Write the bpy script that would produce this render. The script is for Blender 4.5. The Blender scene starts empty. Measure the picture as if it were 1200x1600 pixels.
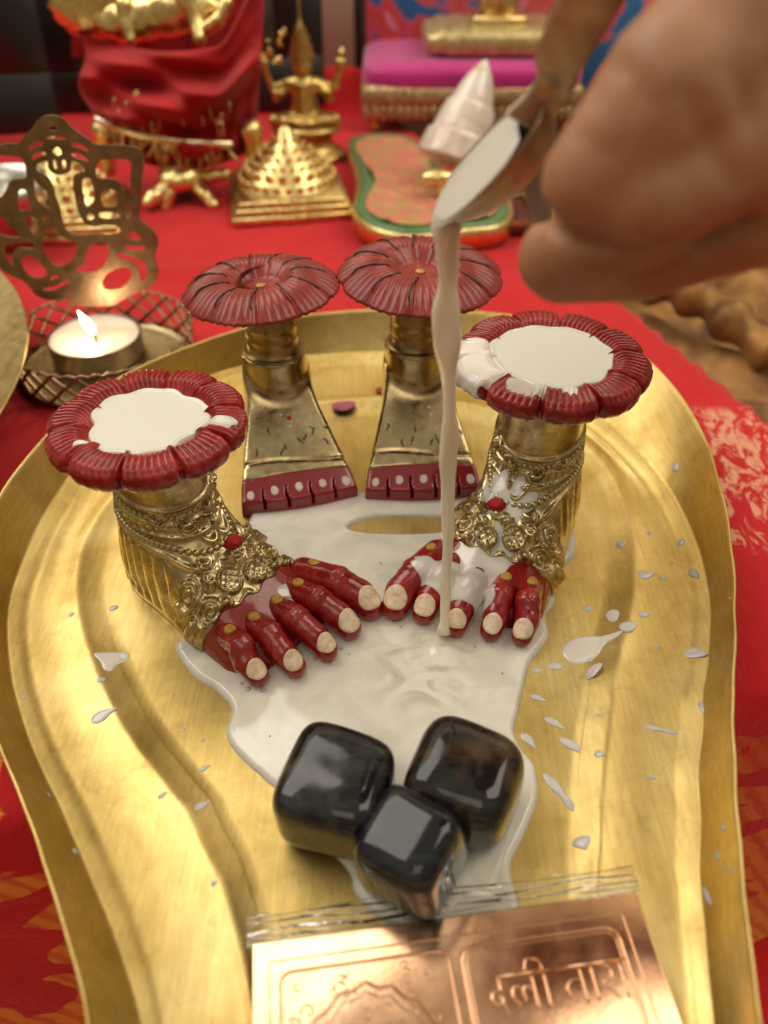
import bpy, math, random
import numpy as np
from mathutils import Vector, Matrix, Euler
from mathutils.bvhtree import BVHTree
from math import sin, cos, pi, radians, atan2, sqrt

random.seed(7); rng = np.random.RandomState(7)
SC = bpy.context.scene; COL = SC.collection
S = 0.01                      # all numbers below are centimetres; meshes are stored in metres

# ---------------------------------------------------------------- camera
PITCH = radians(41); FPX = 1250.0; CH = 17.0
cam = bpy.data.cameras.new('camera'); cam_o = bpy.data.objects.new('camera', cam); COL.objects.link(cam_o)
cam_o.location = (0, 0, CH*S); cam_o.rotation_euler = (pi/2-PITCH, 0, 0)
cam.sensor_fit = 'VERTICAL'; cam.sensor_height = 36; cam.lens = FPX/1600*36
cam.clip_start = 0.005; cam.clip_end = 20
cam.dof.use_dof = True; cam.dof.focus_distance = 0.215; cam.dof.aperture_fstop = cam.lens/2.9
SC.camera = cam_o

# ---------------------------------------------------------------- world and lamps (indoor room light)
w = bpy.data.worlds.new('World'); SC.world = w; w.use_nodes = True
nt = w.node_tree; nt.nodes.clear()
wo = nt.nodes.new('ShaderNodeOutputWorld'); bg = nt.nodes.new('ShaderNodeBackground')
tc = nt.nodes.new('ShaderNodeTexCoord'); sep = nt.nodes.new('ShaderNodeSeparateXYZ'); cr = nt.nodes.new('ShaderNodeValToRGB')
mr = nt.nodes.new('ShaderNodeMapRange'); mr.inputs[1].default_value = -1
nt.links.new(tc.outputs['Generated'], sep.inputs[0]); nt.links.new(sep.outputs[2], mr.inputs[0]); nt.links.new(mr.outputs[0], cr.inputs[0])
cr.color_ramp.elements[0].color = (0.17, 0.10, 0.05, 1); cr.color_ramp.elements[1].color = (0.98, 0.86, 0.66, 1)
e_ = cr.color_ramp.elements.new(0.5); e_.color = (0.40, 0.29, 0.17, 1)
nt.links.new(cr.outputs[0], bg.inputs[0]); bg.inputs[1].default_value = 0.50
nt.links.new(bg.outputs[0], wo.inputs[0])

def area(name, loc, tgt, size, power, col):
    l = bpy.data.lights.new(name, 'AREA'); l.shape = 'RECTANGLE'; l.size = size[0]*S; l.size_y = size[1]*S
    l.energy = power; l.color = col
    o = bpy.data.objects.new(name, l); COL.objects.link(o); o.location = Vector(loc)*S
    o.rotation_euler = (Vector(tgt)-Vector(loc)).to_track_quat('-Z', 'Y').to_euler()
    return o
area('window_light', (-52, 58, 82), (0, 22, 0), (80, 66), 6.4, (1.0, 0.93, 0.82))
area('front_fill', (-12, -35, 100), (0, 30, 0), (50, 50), 1.3, (1.0, 0.86, 0.68))  # added fill light, set in front to brighten the wall between the frames
area('ceiling_lamp', (58, 36, 92), (0, 25, 0), (66, 60), 4.6, (1.0, 0.90, 0.75))
SC.view_settings.view_transform = 'Standard'; SC.view_settings.look = 'None'
SC.view_settings.exposure = 0.0; SC.view_settings.gamma = 1.0
SC.render.engine = 'CYCLES'; SC.cycles.use_denoising = True
SC.cycles.max_bounces = 8; SC.cycles.caustics_reflective = False; SC.cycles.caustics_refractive = False
SC.cycles.sample_clamp_indirect = 4.0

# ---------------------------------------------------------------- from a direction of view to a real point
_f = np.array([0, cos(PITCH), -sin(PITCH)]); _u = np.array([0, sin(PITCH), cos(PITCH)]); _C = np.array([0, 0, CH])
def ray(x, y): return np.array([1., 0, 0])*(x-600)/FPX + _u*(800-y)/FPX + _f
def P(x, y, z=0.0): d = ray(x, y); return _C+d*(z-CH)/d[2]          # point on the level z
def D(x, y, k): return _C+ray(x, y)*k                               # point at the depth k
def VY(x, y, Y): d = ray(x, y); return _C+d*Y/d[1]                  # point on the upright plane y=Y

# ---------------------------------------------------------------- materials
def nd(t, k, **kw):
    n = t.nodes.new(k)
    for a, b in kw.items():
        if a[0] == '_': n.inputs[a[1:].replace('_', ' ')].default_value = b
        else: setattr(n, a, b)
    return n
def coords(t, scale=(1, 1, 1), kind='Object', rot=(0, 0, 0)):
    c = nd(t, 'ShaderNodeTexCoord'); m = nd(t, 'ShaderNodeMapping')
    m.inputs['Scale'].default_value = tuple(v*100 for v in scale); m.inputs['Rotation'].default_value = rot
    t.links.new(c.outputs[kind], m.inputs[0]); return m.outputs[0]
def noise(t, vec, scale, detail=4, rough=.55, dist=0):
    n = nd(t, 'ShaderNodeTexNoise'); n.inputs['Scale'].default_value = scale; n.inputs['Detail'].default_value = detail
    n.inputs['Roughness'].default_value = rough; n.inputs['Distortion'].default_value = dist
    t.links.new(vec, n.inputs['Vector']); return n.outputs['Fac']
def ramp(t, fac, stops, interp='LINEAR'):
    r = nd(t, 'ShaderNodeValToRGB'); el = r.color_ramp.elements; r.color_ramp.interpolation = interp
    while len(el) < len(stops): el.new(.5)
    for e, (p, c) in zip(el, stops):
        e.position = p; e.color = c if len(c) == 4 else (*c, 1)
    t.links.new(fac, r.inputs[0]); return r.outputs[0]
def mixc(t, fac, a, b, mode='MIX'):
    m = nd(t, 'ShaderNodeMix', data_type='RGBA', blend_type=mode)
    for s, v in ((m.inputs[0], fac), (m.inputs[6], a), (m.inputs[7], b)):
        if isinstance(v, (int, float)): s.default_value = v
        elif isinstance(v, tuple): s.default_value = v if len(v) == 4 else (*v, 1)
        else: t.links.new(v, s)
    return m.outputs[2]
def g1(v): return (v, v, v)
class M:
    def __init__(s, name, color, rough=.5, metal=0., coat=0., sss=0., spec=.5, **kw):
        s.m = bpy.data.materials.new(name); s.m.use_nodes = True; s.t = s.m.node_tree
        s.b = s.t.nodes['Principled BSDF']; b = s.b.inputs
        b['Base Color'].default_value = (*color, 1); b['Roughness'].default_value = rough; b['Metallic'].default_value = metal
        b['Coat Weight'].default_value = coat; b['Coat Roughness'].default_value = .08
        b['Specular IOR Level'].default_value = spec
        if sss:
            b['Subsurface Weight'].default_value = sss; b['Subsurface Radius'].default_value = kw.get('rad', (1, .5, .3)); b['Subsurface Scale'].default_value = kw.get('sc', .002)
        s.last = None
    def color(s, sock): s.t.links.new(sock, s.b.inputs['Base Color']); return s
    def rough(s, sock): s.t.links.new(sock, s.b.inputs['Roughness']); return s
    def bump(s, sock, strength=.3, dist=.02):
        n = nd(s.t, 'ShaderNodeBump'); n.inputs['Strength'].default_value = strength; n.inputs['Distance'].default_value = dist*S
        s.t.links.new(sock, n.inputs['Height'])
        if s.last: s.t.links.new(s.last, n.inputs['Normal'])
        s.t.links.new(n.outputs[0], s.b.inputs['Normal']); s.last = n.outputs[0]; return s

def metal(name, c0, c1, c2, r0, r1, sc=1.2, bump=.12, fine=14):
    m = M(name, c1, r0, 1.0); t = m.t; v = coords(t)
    m.color(ramp(t, noise(t, v, sc, 6, .62, .4), [(.3, c0), (.5, c1), (.7, c2)]))
    m.rough(ramp(t, noise(t, v, sc*2.3, 5, .6), [(.3, g1(r0)), (.7, g1(r1))]))
    m.bump(noise(t, v, fine, 4, .6), bump, .02); return m
def mk_tray_mat():
    m = M('brushed tray brass', (.7, .5, .2), .3, 1.0); t = m.t
    v = coords(t); vb = coords(t, (9, .5, 9)); vc = coords(t, (.6, 12, 9)); vf = coords(t, (28, 1.3, 20))
    base = ramp(t, noise(t, v, .32, 6, .6, .6), [(.32, (.58, .41, .13)), (.48, (.74, .55, .195)), (.66, (.83, .655, .28))])
    br = ramp(t, noise(t, vb, 1, 5, .7), [(.3, g1(.72)), (.7, g1(1.0))])
    c = mixc(t, .8, base, br, 'MULTIPLY')
    spots = ramp(t, noise(t, v, 2.2, 8, .72, 1.2), [(.36, (.42, .27, .08)), (.46, (1, 1, 1))])
    c = mixc(t, .16, c, spots, 'MULTIPLY')
    st = ramp(t, noise(t, v, .9, 2, .4, .5), [(.56, (1, 1, 1)), (.575, (.80, .77, .70)), (.60, (1, 1, 1))])
    c = mixc(t, .15, c, st, 'MULTIPLY')
    m.color(c)
    sc1 = ramp(t, noise(t, coords(t, (.6, 22, 9), rot=(0, 0, .6)), 1, 2, .5), [(.70, (1, 1, 1)), (.74, (.80, .78, .70))]); c = mixc(t, .5, c, sc1, 'MULTIPLY'); m.color(c)
    m.rough(ramp(t, noise(t, v, .8, 6, .6, .3), [(.3, g1(.38)), (.7, g1(.52))]))
    m.bump(noise(t, vb, 1, 4, .7), .2, .012).bump(noise(t, vf, 1, 3, .6), .14, .010).bump(noise(t, vc, 1, 3, .6), .05, .008).bump(noise(t, v, .8, 3, .5), .25, .09)
    return m
TRAY = mk_tray_mat()
FOOTB = metal('cast foot brass', (.30, .23, .11), (.47, .38, .20), (.64, .55, .33), .20, .38, 2.2, .22, 9)
PLAINB = metal('plain foot brass', (.32, .24, .12), (.46, .37, .20), (.58, .49, .29), .14, .30, 1.3, .10, 10)
NECKB = metal('neck brass', (.26, .17, .07), (.36, .25, .11), (.46, .34, .17), .25, .42, 1.3, .2, 12)
GOLD = metal('bright gold', (.70, .50, .18), (.86, .67, .29), (.95, .79, .43), .22, .38, 2.2, .4, 5)
OLDG = metal('old gold', (.42, .28, .08), (.58, .41, .14), (.72, .54, .22), .25, .42, 2.5, .4, 5)
LAMPB = metal('lamp brass', (.20, .13, .075), (.30, .20, .12), (.40, .28, .17), .34, .5, 1.2, .15, 8)
PANB = metal('lamp pan brass', (.34, .26, .13), (.46, .36, .19), (.56, .46, .26), .28, .42, 1.2, .1, 8)
PLATEB = metal('side plate brass', (.50, .42, .17), (.64, .54, .25), (.74, .64, .34), .26, .4, 1.0, .1, 8)
SILV = metal('grey silver', (.45, .47, .42), (.6, .6, .55), (.7, .7, .66), .2, .35, 1.4, .1, 6)
BOWLB = metal('spoon copper brass', (.34, .25, .17), (.46, .36, .26), (.56, .45, .34), .42, .56, 2.0, .1, 6)
COPPER = metal('copper sheet', (.76, .43, .26), (.84, .51, .33), (.88, .58, .40), .13, .25, .8, .08, 8)

def red_mat():
    m = M('worn red lacquer', (.30, .015, .02), .28, 0, .35, 0, .3); t = m.t; v = coords(t)
    c = ramp(t, noise(t, v, 1.8, 7, .68, .6), [(.3, (.16, .004, .007)), (.52, (.30, .010, .012)), (.68, (.42, .04, .035))])
    wr = ramp(t, noise(t, v, 6.5, 6, .8, 2.0), [(.64, g1(0)), (.70, g1(1))])
    m.color(mixc(t, wr, c, (.55, .20, .13)))
    m.rough(ramp(t, noise(t, v, 3, 5, .6), [(.3, g1(.16)), (.7, g1(.42))]))
    m.bump(noise(t, v, 5, 6, .7), .4, .03); return m
RED = red_mat()
def red_dull():
    m = M('dusty red enamel', (.28, .05, .05), .34, 0, .3, 0, .3); t = m.t; v = coords(t)
    c = ramp(t, noise(t, v, 1.5, 7, .7, .4), [(.3, (.17, .012, .011)), (.55, (.28, .026, .022)), (.72, (.38, .07, .055))])
    sp = ramp(t, noise(t, v, 9, 5, .75, .5), [(.66, g1(0)), (.70, g1(1))])
    m.color(mixc(t, sp, c, (.5, .26, .2)))
    m.bump(noise(t, v, 6, 6, .7), .35, .03); return m
REDD = red_dull()
REDB = M('smooth red paint', (.27, .008, .018), .22, 0, .5).m
_m = M('toe red lacquer', (.27, .008, .012), .2, 0, .6, 0, .3); _v = coords(_m.t)
_m.color(ramp(_m.t, noise(_m.t, _v, 2, 6, .7, .6), [(.3, (.17, .004, .008)), (.55, (.30, .010, .014)), (.72, (.40, .05, .04))])).bump(noise(_m.t, _v, 3.2, 5, .6), .4, .05)
_m.color(mixc(_m.t, ramp(_m.t, noise(_m.t, _v, 5.5, 6, .8, 2.2), [(.66, g1(0)), (.70, g1(1))]), ramp(_m.t, noise(_m.t, _v, 2, 6, .7, .6), [(.3, (.17, .004, .008)), (.55, (.30, .010, .014)), (.72, (.40, .05, .04))]), (.50, .22, .10)))
TOER = _m.m
def paint(name, c, c2, rough=.5, sc=5, b=.5):
    m = M(name, c, rough, 0, .15); t = m.t; v = coords(t)
    m.color(ramp(t, noise(t, v, sc, 5, .7, .5), [(.35, c2), (.55, c)])).bump(noise(t, v, sc*1.2, 4, .6), b, .05); return m.m
CREAM = paint('cream nail paint', (.86, .70, .52), (.68, .46, .28), .42, 5)
WHITEP = paint('white dot paint', (.72, .66, .54), (.6, .5, .4), .5, 6)
YELL = paint('ochre yellow paint', (.56, .32, .045), (.36, .17, .03), .3, 6)
BLACKL = M('black painted line', (.012, .014, .014), .35).m
def milk_mat(name, c, swirl=False, alpha=None):
    m = M(name, c, .07, 0, .3, .6, rad=(1, .85, .6), sc=.0025); t = m.t; v = coords(t)
    if swirl:
        f1 = noise(t, v, .55, 4, .55, 1.6); col = ramp(t, f1, [(.34, tuple(x*.86 for x in c)), (.55, c), (.7, tuple(min(1, x*1.08) for x in c))])
        c_ = nd(t, 'ShaderNodeTexCoord'); d_ = nd(t, 'ShaderNodeVectorMath', operation='DISTANCE'); t.links.new(c_.outputs['Object'], d_.inputs[0]); d_.inputs[1].default_value = swirl
        near = ramp(t, d_.outputs['Value'], [(.003, g1(1)), (.019, g1(0))])
        sw = ramp(t, noise(t, coords(t, (1, 1.3, 1)), .75, 2, .45, 1.6), [(.44, g1(0)), (.66, g1(.8))]); mm = nd(t, 'ShaderNodeMath', operation='MULTIPLY'); t.links.new(near, mm.inputs[0]); t.links.new(sw, mm.inputs[1])
        m.color(mixc(t, mm.outputs[0], col, (.34, .29, .23)))
    m.bump(noise(t, v, .7, 2, .4, .3), .12, .06)
    if alpha is not None:
        a = ramp(t, noise(t, v, .7, 1, .4, .5), [(.34, g1(alpha*.72)), (.60, g1(min(1, alpha*1.2)))]); t.links.new(a, m.b.inputs['Alpha'])
    return m.m
MILK = milk_mat('milk', (.73, .73, .67)); MILKP = milk_mat('pooled milk', (.84, .81, .72), (.012, .132, 0)); MILKW = milk_mat('warm falling milk', (.90, .80, .64))
FILM = milk_mat('thin milk film', (.84, .80, .75), False, .84)
DROP = milk_mat('milk drop', (.78, .73, .66))
def stone_mat(name, c0, c1, c2, seed):
    m = M(name, c1, .12, 0, .2, 0, .35); t = m.t
    v = coords(t, (1, 1, 1), rot=(seed, seed*1.7, seed*.6)); vs = coords(t, (.5, 3.0, .8), rot=(seed, seed*1.7, seed*.6))
    f = noise(t, vs, .9, 7, .62, .9)
    c = ramp(t, f, [(.30, c0), (.5, c1), (.63, c2), (.72, c1)])
    br = ramp(t, noise(t, v, .55, 5, .6, .8), [(.52, g1(0)), (.70, g1(1))])
    c = mixc(t, br, c, tuple(x*2.0 for x in c2)); m.color(c)
    m.rough(ramp(t, noise(t, v, 2.5, 5, .6), [(.35, g1(.04)), (.7, g1(.14))]))
    m.bump(noise(t, v, 1.0, 2, .5), .10, .05).bump(noise(t, v, 12, 3, .6), .06, .01); return m.m
ST1 = stone_mat('black tumbled stone', (.006, .006, .009), (.010, .010, .012), (.032, .031, .029), .6)
ST2 = stone_mat('brown flecked black stone', (.008, .007, .008), (.012, .011, .011), (.045, .028, .016), 2.1)
ST3 = stone_mat('blue black stone', (.006, .007, .009), (.008, .010, .014), (.018, .022, .025), 4.4)

def cloth_mat():
    m = M('red cotton cloth', (.55, .012, .018), .85, 0, 0, 0, .2); t = m.t; v = coords(t)
    base = ramp(t, noise(t, v, .12, 4, .6), [(.3, (.50, .008, .012)), (.7, (.66, .020, .026))])
    # faded block print by the tray's right rim
    c = nd(t, 'ShaderNodeTexCoord')
    sx = nd(t, 'ShaderNodeSeparateXYZ'); t.links.new(c.outputs['Object'], sx.inputs[0])
    def rng_(sock, a, b, soft=.4):
        l = nd(t, 'ShaderNodeMapRange'); l.inputs[1].default_value = (a-soft)*S; l.inputs[2].default_value = (a+soft)*S; t.links.new(sock, l.inputs[0])
        h = nd(t, 'ShaderNodeMapRange'); h.inputs[1].default_value = (b+soft)*S; h.inputs[2].default_value = (b-soft)*S; t.links.new(sock, h.inputs[0])
        k = nd(t, 'ShaderNodeMath', operation='MULTIPLY'); t.links.new(l.outputs[0], k.inputs[0]); t.links.new(h.outputs[0], k.inputs[1]); return k.outputs[0]
    vv = coords(t, (1, .55, 1), rot=(0, 0, .5))
    pr = nd(t, 'ShaderNodeMath', operation='MULTIPLY'); t.links.new(rng_(sx.outputs[0], 8.6, 18, .5), pr.inputs[0]); t.links.new(rng_(sx.outputs[1], 18.2, 26, .3), pr.inputs[1])
    stp = ramp(t, noise(t, vv, 1.5, 7, .72, 1.0), [(.49, g1(0)), (.55, g1(1))])
    pf = nd(t, 'ShaderNodeMath', operation='MULTIPLY'); t.links.new(stp, pf.inputs[0]); t.links.new(pr.outputs[0], pf.inputs[1])
    base = mixc(t, pf.outputs[0], base, (.80, .36, .22))
    # woven golden orange border motifs, near ends of the cloth
    wv = nd(t, 'ShaderNodeTexWave', bands_direction='Y'); wv.inputs['Scale'].default_value = 2.3; wv.inputs['Distortion'].default_value = 2.5; wv.inputs['Detail'].default_value = 2
    t.links.new(v, wv.inputs['Vector'])
    mo = ramp(t, noise(t, coords(t, (.5, .3, 1), rot=(0, 0, -.5)), .62, 2, .4, .7), [(.50, g1(0)), (.52, g1(1))])
    wf = ramp(t, wv.outputs['Fac'], [(.1, g1(.45)), (.6, g1(1))])
    near = rng_(sx.outputs[1], -20, 12.0, .5)
    a = nd(t, 'ShaderNodeMath', operation='MULTIPLY'); t.links.new(mo, a.inputs[0]); t.links.new(near, a.inputs[1])
    b = nd(t, 'ShaderNodeMath', operation='MULTIPLY'); t.links.new(a.outputs[0], b.inputs[0]); t.links.new(wf, b.inputs[1])
    base = mixc(t, b.outputs[0], base, (.78, .27, .03))
    m.color(base)
    w1 = nd(t, 'ShaderNodeTexWave', bands_direction='X'); w1.inputs['Scale'].default_value = 9; t.links.new(v, w1.inputs['Vector'])
    w2 = nd(t, 'ShaderNodeTexWave', bands_direction='Y'); w2.inputs['Scale'].default_value = 9; t.links.new(v, w2.inputs['Vector'])
    m.bump(w1.outputs['Fac'], .15, .015).bump(w2.outputs['Fac'], .15, .015).bump(noise(t, v, 4, 4, .6), .3, .03).bump(noise(t, coords(t, (1, .35, 1), rot=(0, 0, .3)), .35, 4, .6, .8), .8, .35)
    m.b.inputs['Sheen Weight'].default_value = .15
    return m.m
CLOTH = cloth_mat()
def fabric(name, c, c2, rough=.8, sheen=.3, sc=2., metal_=0.):
    m = M(name, c, rough, metal_, 0, 0, .3); t = m.t; v = coords(t)
    m.color(ramp(t, noise(t, v, sc, 5, .6, .3), [(.35, c2), (.6, c)])).bump(noise(t, v, 5, 4, .6), .3, .04)
    m.b.inputs['Sheen Weight'].default_value = sheen; return m.m
DRAPE = fabric('red velvet drape', (.46, .005, .008), (.26, .002, .004), .65, .12, .3)
PINK = fabric('magenta satin', (.62, .035, .28), (.50, .02, .20), .32, .5, .3)
LACE = fabric('gold lace', (.62, .43, .22), (.22, .13, .06), .4, .1, 3.2, .6)
BROC = fabric('gold brocade', (.72, .60, .30), (.48, .36, .14), .35, .1, 2.6, .6)
BROWNB = fabric('brown gold brocade', (.42, .22, .06), (.12, .045, .015), .5, .1, .35, .3)
GREEN = paint('green enamel', (.11, .24, .09), (.05, .14, .06), .3, 3)
FLOR = paint('pink gold enamel relief', (.66, .22, .15), (.42, .34, .10), .3, 1.1, .8)
BLACKF = M('black frame wood', (.012, .010, .009), .35).m
WALL = paint('cream wall paint', (.93, .84, .66), (.90, .80, .60), .8, .5)
WAX = M('candle wax', (.88, .68, .56), .3, 0, .1, .8, rad=(1, .7, .5), sc=.006).m
TIN = metal('tealight tin', (.16, .13, .09), (.24, .19, .14), (.30, .26, .2), .3, .45).m
WICK = M('burnt wick', (.015, .012, .02), .9).m
SKIN = None
_m = M('brown skin', (.40, .20, .11), .5, 0, 0, .25, rad=(1, .35, .18), sc=.004); _v = coords(_m.t)
_m.color(ramp(_m.t, noise(_m.t, _v, .5, 4, .6), [(.3, (.33, .145, .07)), (.5, (.44, .22, .115)), (.72, (.54, .29, .17))])).bump(noise(_m.t, _v, 3, 5, .6), .3, .06)
SKIN = _m.m
PETAL = M('pink rose petal', (.55, .12, .20), .45, 0, 0, .3, rad=(1, .4, .4), sc=.002).m
PETALR = M('dark red petal', (.35, .01, .03), .45).m
KUM = M('vermilion paste', (.42, .008, .010), .7).m
_m = M('pearly shell', (.76, .68, .58), .18, 0, .6, .3, rad=(1, .8, .7), sc=.004); _v = coords(_m.t)
_m.color(ramp(_m.t, noise(_m.t, _v, .45, 4, .6, .6), [(.3, (.58, .40, .30)), (.5, (.80, .72, .62)), (.7, (.88, .86, .82))])); SHELL = _m.m
_fl = bpy.data.materials.new('candle flame'); _fl.use_nodes = True; _t = _fl.node_tree; _t.nodes.clear()
_o = nd(_t, 'ShaderNodeOutputMaterial'); _e = nd(_t, 'ShaderNodeEmission'); _e.inputs[0].default_value = (1, .86, .62, 1); _e.inputs[1].default_value = 14; _t.links.new(_e.outputs[0], _o.inputs[0])
FLAME = _fl
def clear_plastic(nm='clear plastic film', blend=.14, bs=.12, sc_=(.5, 2.6, 1)):
    m = bpy.data.materials.new(nm); m.use_nodes = True; t = m.node_tree; t.nodes.clear()
    o = nd(t, 'ShaderNodeOutputMaterial'); tr = nd(t, 'ShaderNodeBsdfTransparent'); gl = nd(t, 'ShaderNodeBsdfGlossy'); mx = nd(t, 'ShaderNodeMixShader')
    tr.inputs[0].default_value = (.95, .94, .90, 1); gl.inputs['Roughness'].default_value = .07
    lw = nd(t, 'ShaderNodeLayerWeight'); lw.inputs[0].default_value = blend
    v = coords(t, sc_); n = noise(t, v, 1.3, 4, .55, .8); b = nd(t, 'ShaderNodeBump'); b.inputs['Strength'].default_value = bs; b.inputs['Distance'].default_value = .001
    t.links.new(n, b.inputs['Height']); t.links.new(b.outputs[0], gl.inputs['Normal']); t.links.new(b.outputs[0], lw.inputs['Normal'])
    t.links.new(lw.outputs['Fresnel'], mx.inputs[0]); t.links.new(tr.outputs[0], mx.inputs[1]); t.links.new(gl.outputs[0], mx.inputs[2]); t.links.new(mx.outputs[0], o.inputs[0])
    return m
PLASTIC = clear_plastic(); PLASTIC2 = clear_plastic('crinkled plastic film', .42, .5)
def picture_mat(name, stops, sc, seed):
    m = M(name, (.5, .5, .5), .25); t = m.t; v = coords(t, rot=(seed, 0, seed))
    m.color(ramp(t, noise(t, v, sc, 3, .5, 1.5), stops, 'EASE')); return m.m

# ---------------------------------------------------------------- builders
W = {}                                                                # world origin (cm) of every object
def mat_of(m): return m.m if isinstance(m, M) else m
def mk(name, V, F, mat, parent=None, org=None, smooth=True):
    V = np.asarray(V, float); pw = W[parent] if parent else np.zeros(3)
    org = np.array(org, float) if org is not None else (pw if parent else np.array([V[:, 0].mean(), V[:, 1].mean(), V[:, 2].min()]))
    me = bpy.data.meshes.new(name)
    if isinstance(F, np.ndarray):
        n, k = F.shape; L = (V-org)*S
        me.vertices.add(len(L)); me.vertices.foreach_set('co', L.astype(np.float32).ravel())
        me.loops.add(n*k); me.loops.foreach_set('vertex_index', F.astype(np.int32).ravel())
        me.polygons.add(n); me.polygons.foreach_set('loop_start', np.arange(0, n*k, k, dtype=np.int32)); me.polygons.foreach_set('loop_total', np.full(n, k, dtype=np.int32))
        me.update(calc_edges=True); me.validate()
    else:
        me.from_pydata(((V-org)*S).tolist(), [], [tuple(int(i) for i in f) for f in F]); me.update()
    if smooth: me.polygons.foreach_set('use_smooth', [True]*len(me.polygons))
    if mat: me.materials.append(mat_of(mat))
    o = bpy.data.objects.new(name, me); COL.objects.link(o)
    o.location = tuple((org-pw)*S)
    if parent: o.parent = parent
    W[o] = org; return o
def thing(name, loc, label, cat, group=None):
    o = bpy.data.objects.new(name, None); COL.objects.link(o); o.location = tuple(np.array(loc)*S); W[o] = np.array(loc, float)
    o.empty_display_size = .005; return tag(o, label, cat, group)
def tag(o, label, cat, group=None, kind=None):
    o['label'] = label; o['category'] = cat
    if group: o['group'] = group
    if kind: o['kind'] = kind
    return o
def inst(name, src, loc, rot=(0, 0, 0), scale=(1, 1, 1), parent=None, mat=None):
    o = bpy.data.objects.new(name, src.data if hasattr(src, 'data') else src); COL.objects.link(o)
    pw = W[parent] if parent else np.zeros(3); o.location = tuple((np.array(loc)-pw)*S); o.rotation_euler = rot; o.scale = scale
    if parent: o.parent = parent
    W[o] = np.array(loc, float); return o
def unit(name, V, F, mat):
    me = bpy.data.meshes.new(name); me.from_pydata((np.asarray(V)*S).tolist(), [], [tuple(int(i) for i in f) for f in F])
    me.polygons.foreach_set('use_smooth', [True]*len(me.polygons)); me.materials.append(mat_of(mat)); return me
def join(*parts):
    Vs, Fs, n = [], [], 0
    for V, F in parts:
        V = np.asarray(V, float); Vs.append(V); Fs += [tuple(int(i)+n for i in f) for f in F]; n += len(V)
    return np.vstack(Vs), Fs
def grid_faces(nu, nv, wrap_u=False, flip=False):
    F = []
    for i in range(nu if wrap_u else nu-1):
        a = i*nv; b = ((i+1) % nu)*nv
        for j in range(nv-1):
            q = (a+j, b+j, b+j+1, a+j+1); F.append(q[::-1] if flip else q)
    return F
def ball(c, r, nu=14, nv=9):
    r = np.broadcast_to(r, 3); V = [(c[0]+r[0]*sin(pi*j/(nv-1))*cos(2*pi*i/nu), c[1]+r[1]*sin(pi*j/(nv-1))*sin(2*pi*i/nu), c[2]-r[2]*cos(pi*j/(nv-1))) for i in range(nu) for j in range(nv)]
    return np.array(V), grid_faces(nu, nv, True)
def lathe(prof, c=(0, 0, 0), n=48, sc=(1, 1)):
    V = [(c[0]+r*sc[0]*cos(2*pi*i/n), c[1]+r*sc[1]*sin(2*pi*i/n), c[2]+z) for i in range(n) for r, z in prof]
    return np.array(V), grid_faces(n, len(prof), True)
def tube(pts, rad, n=10, closed=False):
    pts = [np.array(p, float) for p in pts]; m = len(pts); rad = np.broadcast_to(rad, m); V = []
    nrm = None
    for i in range(m):
        a = pts[(i-1) % m] if (closed or i) else pts[0]; b = pts[(i+1) % m] if (closed or i < m-1) else pts[-1]
        d = b-a; d = d/(np.linalg.norm(d)+1e-9)
        if nrm is None: nrm = np.cross(d, (0, 0, 1) if abs(d[2]) < .9 else (1, 0, 0))
        nrm = nrm-d*np.dot(nrm, d); nrm /= np.linalg.norm(nrm)+1e-9; bn = np.cross(d, nrm)
        for k in range(n): a_ = 2*pi*k/n; V.append(pts[i]+rad[i]*(cos(a_)*nrm+sin(a_)*bn))
    F = []
    for i in range(m if closed else m-1):
        for k in range(n): a = i*n; b = ((i+1) % m)*n; F.append((a+k, a+(k+1) % n, b+(k+1) % n, b+k))
    if not closed: F.append(tuple(range(n))[::-1]); F.append(tuple((m-1)*n+k for k in range(n)))
    return np.array(V), F
def spline(pts, n=8, closed=False):
    pts = np.array(pts, float); m = len(pts); out = []
    for i in range(m if closed else m-1):
        g = lambda k: pts[k % m] if closed else pts[min(max(k, 0), m-1)]
        p0, p1, p2, p3 = g(i-1), g(i), g(i+1), g(i+2)
        for j in range(n):
            t = j/n; out.append(.5*((2*p1)+(-p0+p2)*t+(2*p0-5*p1+4*p2-p3)*t*t+(-p0+3*p1-3*p2+p3)*t**3))
    if not closed: out.append(pts[-1])
    return np.array(out)
def rot_z(V, a, c=(0, 0)):
    V = np.array(V, float); x, y = V[:, 0]-c[0], V[:, 1]-c[1]; V[:, 0] = c[0]+x*cos(a)-y*sin(a); V[:, 1] = c[1]+x*sin(a)+y*cos(a); return V
def bbox(lo, hi, b=.05):
    lo = np.array(lo, float); hi = np.array(hi, float); V = []; rings = [(lo[2], b), (lo[2]+b, 0), (hi[2]-b, 0), (hi[2], b)]
    for z, i in rings:
        x0, y0, x1, y1 = lo[0]+i, lo[1]+i, hi[0]-i, hi[1]-i; c = b
        V += [(x0+c, y0, z), (x1-c, y0, z), (x1, y0+c, z), (x1, y1-c, z), (x1-c, y1, z), (x0+c, y1, z), (x0, y1-c, z), (x0, y0+c, z)]
    F = [tuple(range(8))[::-1], tuple(range(24, 32))]
    for r in range(3):
        for k in range(8): F.append((r*8+k, r*8+(k+1) % 8, r*8+8+(k+1) % 8, r*8+8+k))
    return np.array(V), F
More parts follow.
